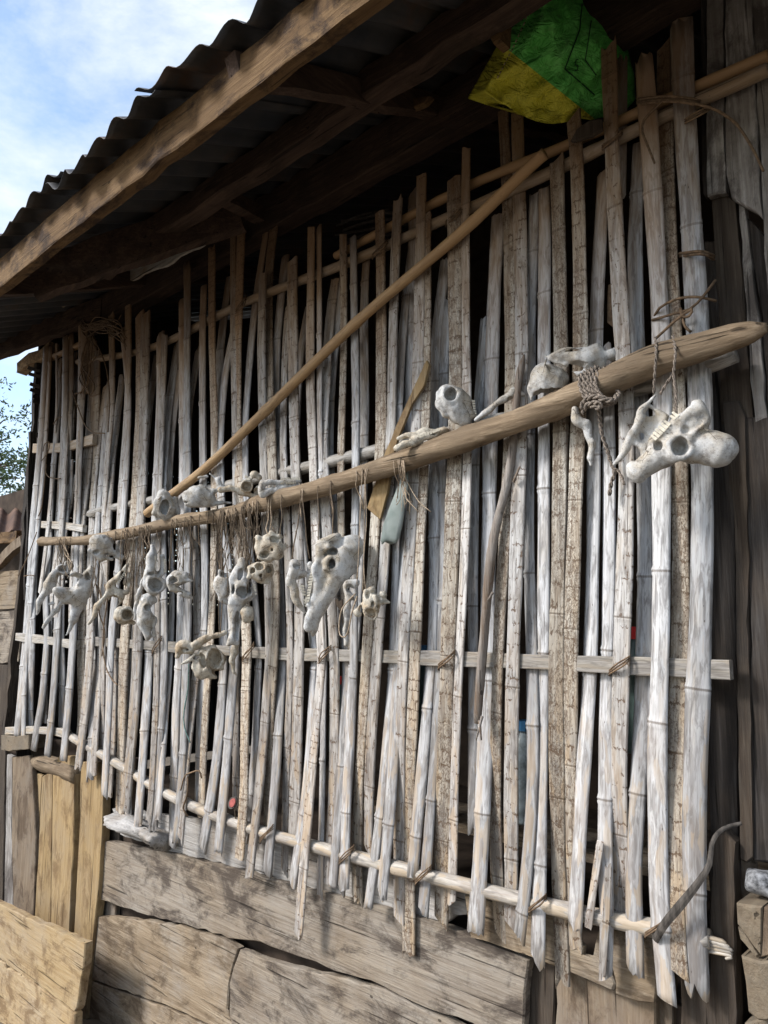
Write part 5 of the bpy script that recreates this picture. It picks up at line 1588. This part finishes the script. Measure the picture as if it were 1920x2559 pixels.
for (a, b, r) in prof:
    p = at(a, b, -.07); rm = r * depth(p) / F_PX
    for j in range(ns):
        th = 2 * math.pi * j / ns
        V.append(p + Vector((math.cos(th) * rm * 1.1, math.sin(th) * rm * .35, .006 * math.sin(3 * th))))
for i in range(len(prof) - 1):
    for j in range(ns):
        k_ = (j + 1) % ns
        Fc.append((i * ns + j, (i + 1) * ns + j, (i + 1) * ns + k_, i * ns + k_))
o = mesh_obj('cut_plastic_bottle', V, Fc, M['plastic'], None, True)
md = o.modifiers.new('wall', 'SOLIDIFY'); md.thickness = .0015
tag(o, 'cloudy greenish cut plastic bottle tucked under the log', 'bottle')
o = board('brown_leaf', [(836,1500),(842,1496),(848,1503),(855,1497),(857,1510),(850,1528),(843,1515)], -.05, .004, M['post_brown'], wob=.001)
tag(o, 'small dark heart-shaped scrap stuck beside the big white skull', 'scrap')
o = board('grey_blade', [(1424,351),(1440,322),(1470,300),(1500,295),(1504,322),(1478,338),(1432,352)], -.075, .016, M['post_brown'], wob=.001)
tag(o, 'dull grey pointed blade lying on the top rail below the sack', 'blade')
o = board('dry_leaf_scrap', [(1536,700),(1542,690),(1540,740),(1528,780),(1545,800),(1538,826),(1520,806),(1516,760),(1520,712)], .045, .008, M['vine'], wob=.002)
tag(o, 'curled dry leaf scrap hanging in a gap above the log', 'leaf')

# ring with a red washer at the lower rail
wr = empty('round_washer', at(582, 2006, -.03))
tag(wr, 'small round grey disc with red centre hanging among the strip ends', 'disc')
for r0, m, dy in ((.034, 'rope_dark', 0), (.024, 'bone_dark', -.004)):
    c = at(582, 2006, -.03 + dy)
    V = [c + Vector((math.cos(t) * r0, s_ * .004, math.sin(t) * r0 * .8 + math.cos(t) * r0 * .4)) for s_ in (-1, 1) for t in np.linspace(0, 6.283, 20, endpoint=False)]
    Fc = [tuple(range(20))[::-1], tuple(range(20, 40))] + [(i, (i + 1) % 20, 20 + (i + 1) % 20, 20 + i) for i in range(20)]
    mesh_obj('disc' if dy == 0 else 'washer', V, Fc, M[m] if dy == 0 else plain('red_rubber', (0.35, 0.10, 0.09), .7, .1, 60, .4), wr)
ptube('wire', [(586, 2016, -.03), (588, 2034, -.02), (590, 2050, 0)], .003, M['string'], wr)

# ------------------------------------------------------------------ green sack under the roof
rows = [(1319,-70,1452,-80),(1312,0,1455,2),(1301,52,1496,58),(1275,110,1530,112),(1250,160,1522,165),(1226,204,1502,222),(1212,226,1488,268),(1262,262,1462,290)]
GU, GV = 44, 44
R0 = np.array(rows, float)
tt = np.linspace(0, 1, GV + 1)
ti = np.linspace(0, 1, len(R0))
Lx, Ly_, Rx, Ry = [np.interp(tt, ti, R0[:, i]) for i in range(4)]


def sack_pt(i, j):
    s_, t = i / GU, tt[j]
    px = Lx[j] + (Rx[j] - Lx[j]) * s_
    py = Ly_[j] + (Ry[j] - Ly_[j]) * s_
    py += 32 * math.sin(math.pi * s_) * t ** 5
    Y = -.20 + .21 * s_ - .075 * math.sin(math.pi * s_) * (1 - .5 * t) + .05 * t ** 4
    Y += .010 * math.sin(9 * s_ + 7 * t) + .008 * math.sin(17 * s_ - 9 * t) + .008 * math.sin(26 * t + 9 * s_) + .006 * math.sin(31 * s_ + 13 * t)
    return px, py, Y


V, U2 = [], []
for j in range(GV + 1):
    for i in range(GU + 1):
        px, py, Y = sack_pt(i, j)
        V.append(at(px, py, Y)); U2.append((px / 1000, py / 1000))
Fc = []
n = GU + 1
for j in range(GV):
    for i in range(GU):
        Fc.append((j * n + i, (j + 1) * n + i, (j + 1) * n + i + 1, j * n + i + 1))
# side gusset (left) and shaded back lobe (right)
gl = [(1290,-70),(1288,0),(1284,32),(1255,90),(1228,140),(1200,190),(1168,246),(1215,262)]
gr = [(1500,-70),(1510,10),(1545,60),(1572,130),(1586,190),(1588,250),(1560,280),(1478,300)]
for pts, col_i, Yo in ((gl, 0, -.06), (gr, GU, .20)):
    Q = np.array(pts, float)
    gx, gy = np.interp(tt, ti, Q[:, 0]), np.interp(tt, ti, Q[:, 1])
    NS = 8
    cols = [[j * n + col_i for j in range(GV + 1)]]
    for s_ in range(1, NS + 1):
        cur = []
        for j in range(GV + 1):
            px, py, Y = sack_pt(col_i, j)
            f_ = s_ / NS
            cur.append(len(V))
            V.append(at(px + (gx[j] - px) * f_, py + (gy[j] - py) * f_, Y + (Yo - Y) * f_ + .03 * math.sin(math.pi * f_) * (1 if col_i == 0 else -1)))
            U2.append(((px + (gx[j] - px) * f_) / 1000, (py + (gy[j] - py) * f_) / 1000))
        cols.append(cur)
    for s_ in range(NS):
        for j in range(GV):
            q = (cols[s_][j], cols[s_ + 1][j], cols[s_ + 1][j + 1], cols[s_][j + 1])
            Fc.append(q if col_i == 0 else q[::-1])
    if col_i == 0: lcol = cols[-1]
    else: rcol = cols[-1]
Fc += [(lcol[j], rcol[j], rcol[j + 1], lcol[j + 1]) for j in range(GV)]
Fc += [tuple([GV * n + i for i in range(GU + 1)] + [rcol[-1], lcol[-1]])]
k = NT('sack_weave', .5)
uv = k.uv()
sp_ = k.n.new('ShaderNodeSeparateXYZ'); k.link(uv, sp_.inputs[0])
# straight print edge of the yellow corner
ln = k.math('SUBTRACT', sp_.outputs[1], k.math('ADD', k.math('MULTIPLY', sp_.outputs[0], .80), -.892))
yel = k.math('GREATER_THAN', ln, 0.0)
hem = k.math('GREATER_THAN', k.math('ADD', sp_.outputs[1], k.math('MULTIPLY', sp_.outputs[0], -.62)), -.528)
br = k.n.new('ShaderNodeTexBrick')
k.link(k.mapping(uv, (620, 620, 1)), br.inputs['Vector'])
br.inputs['Scale'].default_value = 1.0
br.inputs['Mortar Size'].default_value = .09
br.inputs['Color1'].default_value = (.74, .68, .07, 1); br.inputs['Color2'].default_value = (.64, .61, .06, 1); br.inputs['Mortar'].default_value = (.20, .27, .03, 1)
br.inputs['Brick Width'].default_value = 1.6; br.inputs['Row Height'].default_value = 1.0
nz = k.noise(k.mapping(uv, (14, 14, 1)), 1.0, 6, .65)
grn = k.ramp(nz, [(.3, (0.08, 0.42, 0.07)), (.55, (0.15, 0.58, 0.13)), (.75, (0.26, 0.66, 0.24))])
col = k.mix(yel, grn, br.outputs['Color'])
dirt = k.ramp(k.noise(k.mapping(uv, (30, 30, 1)), 1.0, 6, .7), [(.54, 0.0), (.70, .55)])
col = k.mix(dirt, col, (0.06, 0.075, 0.03))
wr_ = k.noise(k.mapping(uv, (22, 30, 1)), 1.0, 3, .6, 1.2)
nb = k.bump(wr_, 1.0, .03)
M['sack'] = k.done(col, k.bump(br.outputs['Fac'], .25, .002, nb))
sack = mesh_obj('woven_sack', V, Fc, M['sack'], None, True, U2)
tag(sack, 'stuffed green woven plastic sack with yellow corner wedged under the roof', 'sack')
SV = np.array([[px, py, Y] for j in range(GV + 1) for i in range(GU + 1) for px, py, Y in [sack_pt(i, j)]])


def sack_Y(px, py):
    d = (SV[:, 0] - px) ** 2 + (SV[:, 1] - py) ** 2
    o = np.argsort(d)[:4]
    w = 1 / (d[o] + 4)
    return float((SV[o, 2] * w).sum() / w.sum())


M['ink'] = plain('print_ink', (0.012, 0.045, 0.02), .6, .05, 60, .5)


def child_path(name, pts, r, m, flat=1.0, lift=.004, step=.012):
    Q = []
    for (a, b), (c, d) in zip(pts[:-1], pts[1:]):
        nseg = max(2, int(math.hypot(c - a, d - b) / 8))
        for s_ in range(nseg): Q.append((a + (c - a) * s_ / nseg, b + (d - b) * s_ / nseg))
    Q.append(pts[-1])
    P = [tuple(at(a, b, sack_Y(a, b) - lift)) for a, b in Q]
    return tube(name, P, r, m, sack, 6, 0)


child_path('printed_line', [(1455,10),(1449,75),(1412,172),(1450,205),(1486,237)], .0022, M['ink'], lift=.0025)
child_path('printed_line', [(1478,52),(1463,150),(1490,188)], .0018, M['ink'], lift=.0025)
child_path('printed_mark', [(1446,148),(1440,150),(1438,162),(1445,164),(1443,176),(1436,176)], .0016, M['ink'], lift=.002)
for q in range(17):
    a, b = np.interp(q / 16, [0, .25, .5, 1], [1324, 1307, 1281, 1236]), np.interp(q / 16, [0, .25, .5, 1], [0, 55, 112, 200])
    a2, b2 = np.interp((q + .6) / 16, [0, .25, .5, 1], [1324, 1307, 1281, 1236]), np.interp((q + .6) / 16, [0, .25, .5, 1], [0, 55, 112, 200])
    child_path('stitch', [(a + 5, b), (a2 + 5, b2)], .002, M['string_light'], lift=.003)

# ------------------------------------------------------------------ things inside, seen through the gaps
def bottle(px, py, Y, h, r, cap, body, label):
    c = at(px, py, Y)
    e = empty('plastic_bottle', c - Vector((0, 0, h)))
    tag(e, label, 'bottle', None)
    prof = [(0, .0), (r * .9, 0), (r, .01), (r, h * .62), (r * .85, h * .74), (r * .38, h * .88), (r * .36, h * .93)]
    V, Fc = [], []
    b0 = c - Vector((0, 0, h))
    for (rr, zz) in prof:
        for j in range(14): V.append(b0 + Vector((rr * math.cos(j * 6.283 / 14), rr * math.sin(j * 6.283 / 14), zz)))
    for i in range(len(prof) - 1):
        for j in range(14): Fc.append((i * 14 + j, i * 14 + (j + 1) % 14, (i + 1) * 14 + (j + 1) % 14, (i + 1) * 14 + j))
    mesh_obj('body', V, Fc, body, e, True)
    V = [b0 + Vector((r * .48 * math.cos(j * 6.283 / 14), r * .48 * math.sin(j * 6.283 / 14), zz)) for zz in (h * .9, h) for j in range(14)]
    Fc = [(j, (j + 1) % 14, 14 + (j + 1) % 14, 14 + j) for j in range(14)] + [tuple(range(14, 28))]
    mesh_obj('cap', V, Fc, cap, e)


red = plain('red_cap', (0.45, 0.02, 0.02), .4, .1, 30, .2)
blue = plain('blue_lid', (0.04, 0.14, 0.28), .4, .1, 30, .2)
pg = plain('bottle_green', (0.05, 0.075, 0.07), .3, .1, 30, .3)
bottle(1588, 1566, .14, .40, .07, red, pg, 'dark bottle with red cap behind the near strips')
bottle(856, 1690, .18, .34, .06, red, pg, 'dark bottle with red cap behind the strips under the small cream skull')
bottle(1062, 1612, .18, .34, .08, blue, pg, 'dark bottle with blue lid behind the crazed strips')
bottle(1310, 1800, .20, .36, .07, blue, plain('bottle_pale', (0.20, 0.24, 0.26), .3, .1, 30, .5), 'pale bottle standing in the gap behind two wide strips')
for i in range(7):
    y = 530 + i * 12
    o = ptube('attic_stick', [(850 + 10 * RNG.normal(), y + 22, .16), (920, y + 6 + RNG.normal() * 6, .15), (1000 + 20 * RNG.normal(), y - 8, .14)], .008, M['post_dark'], None, .05, 6, .05)
    tag(o, 'dark thin stick in the bundle stored on the wall top', 'stick', 'dark sticks stored under the roof')
c = at(1909, 2206, .03)
o = mesh_obj('spotted_cloth', *(lambda vf: (vf[0], vf[1]))(surface_net(lambda X, Y, Z: ell(X, Y, Z, (c.x, c.y, c.z), (.055, .05, .036)) + .006 * np.sin(70 * X) * np.sin(60 * Z + 40 * Y), (c.x - .08, c.y - .08, c.z - .06), (c.x + .08, c.y + .08, c.z + .06), .006)), plain('spotted_fabric', (0.16, 0.165, 0.175), .9, .1, 60, 1.0, .3), None, True)
tag(o, 'black and white spotted cloth bundle on the timber stack', 'cloth')
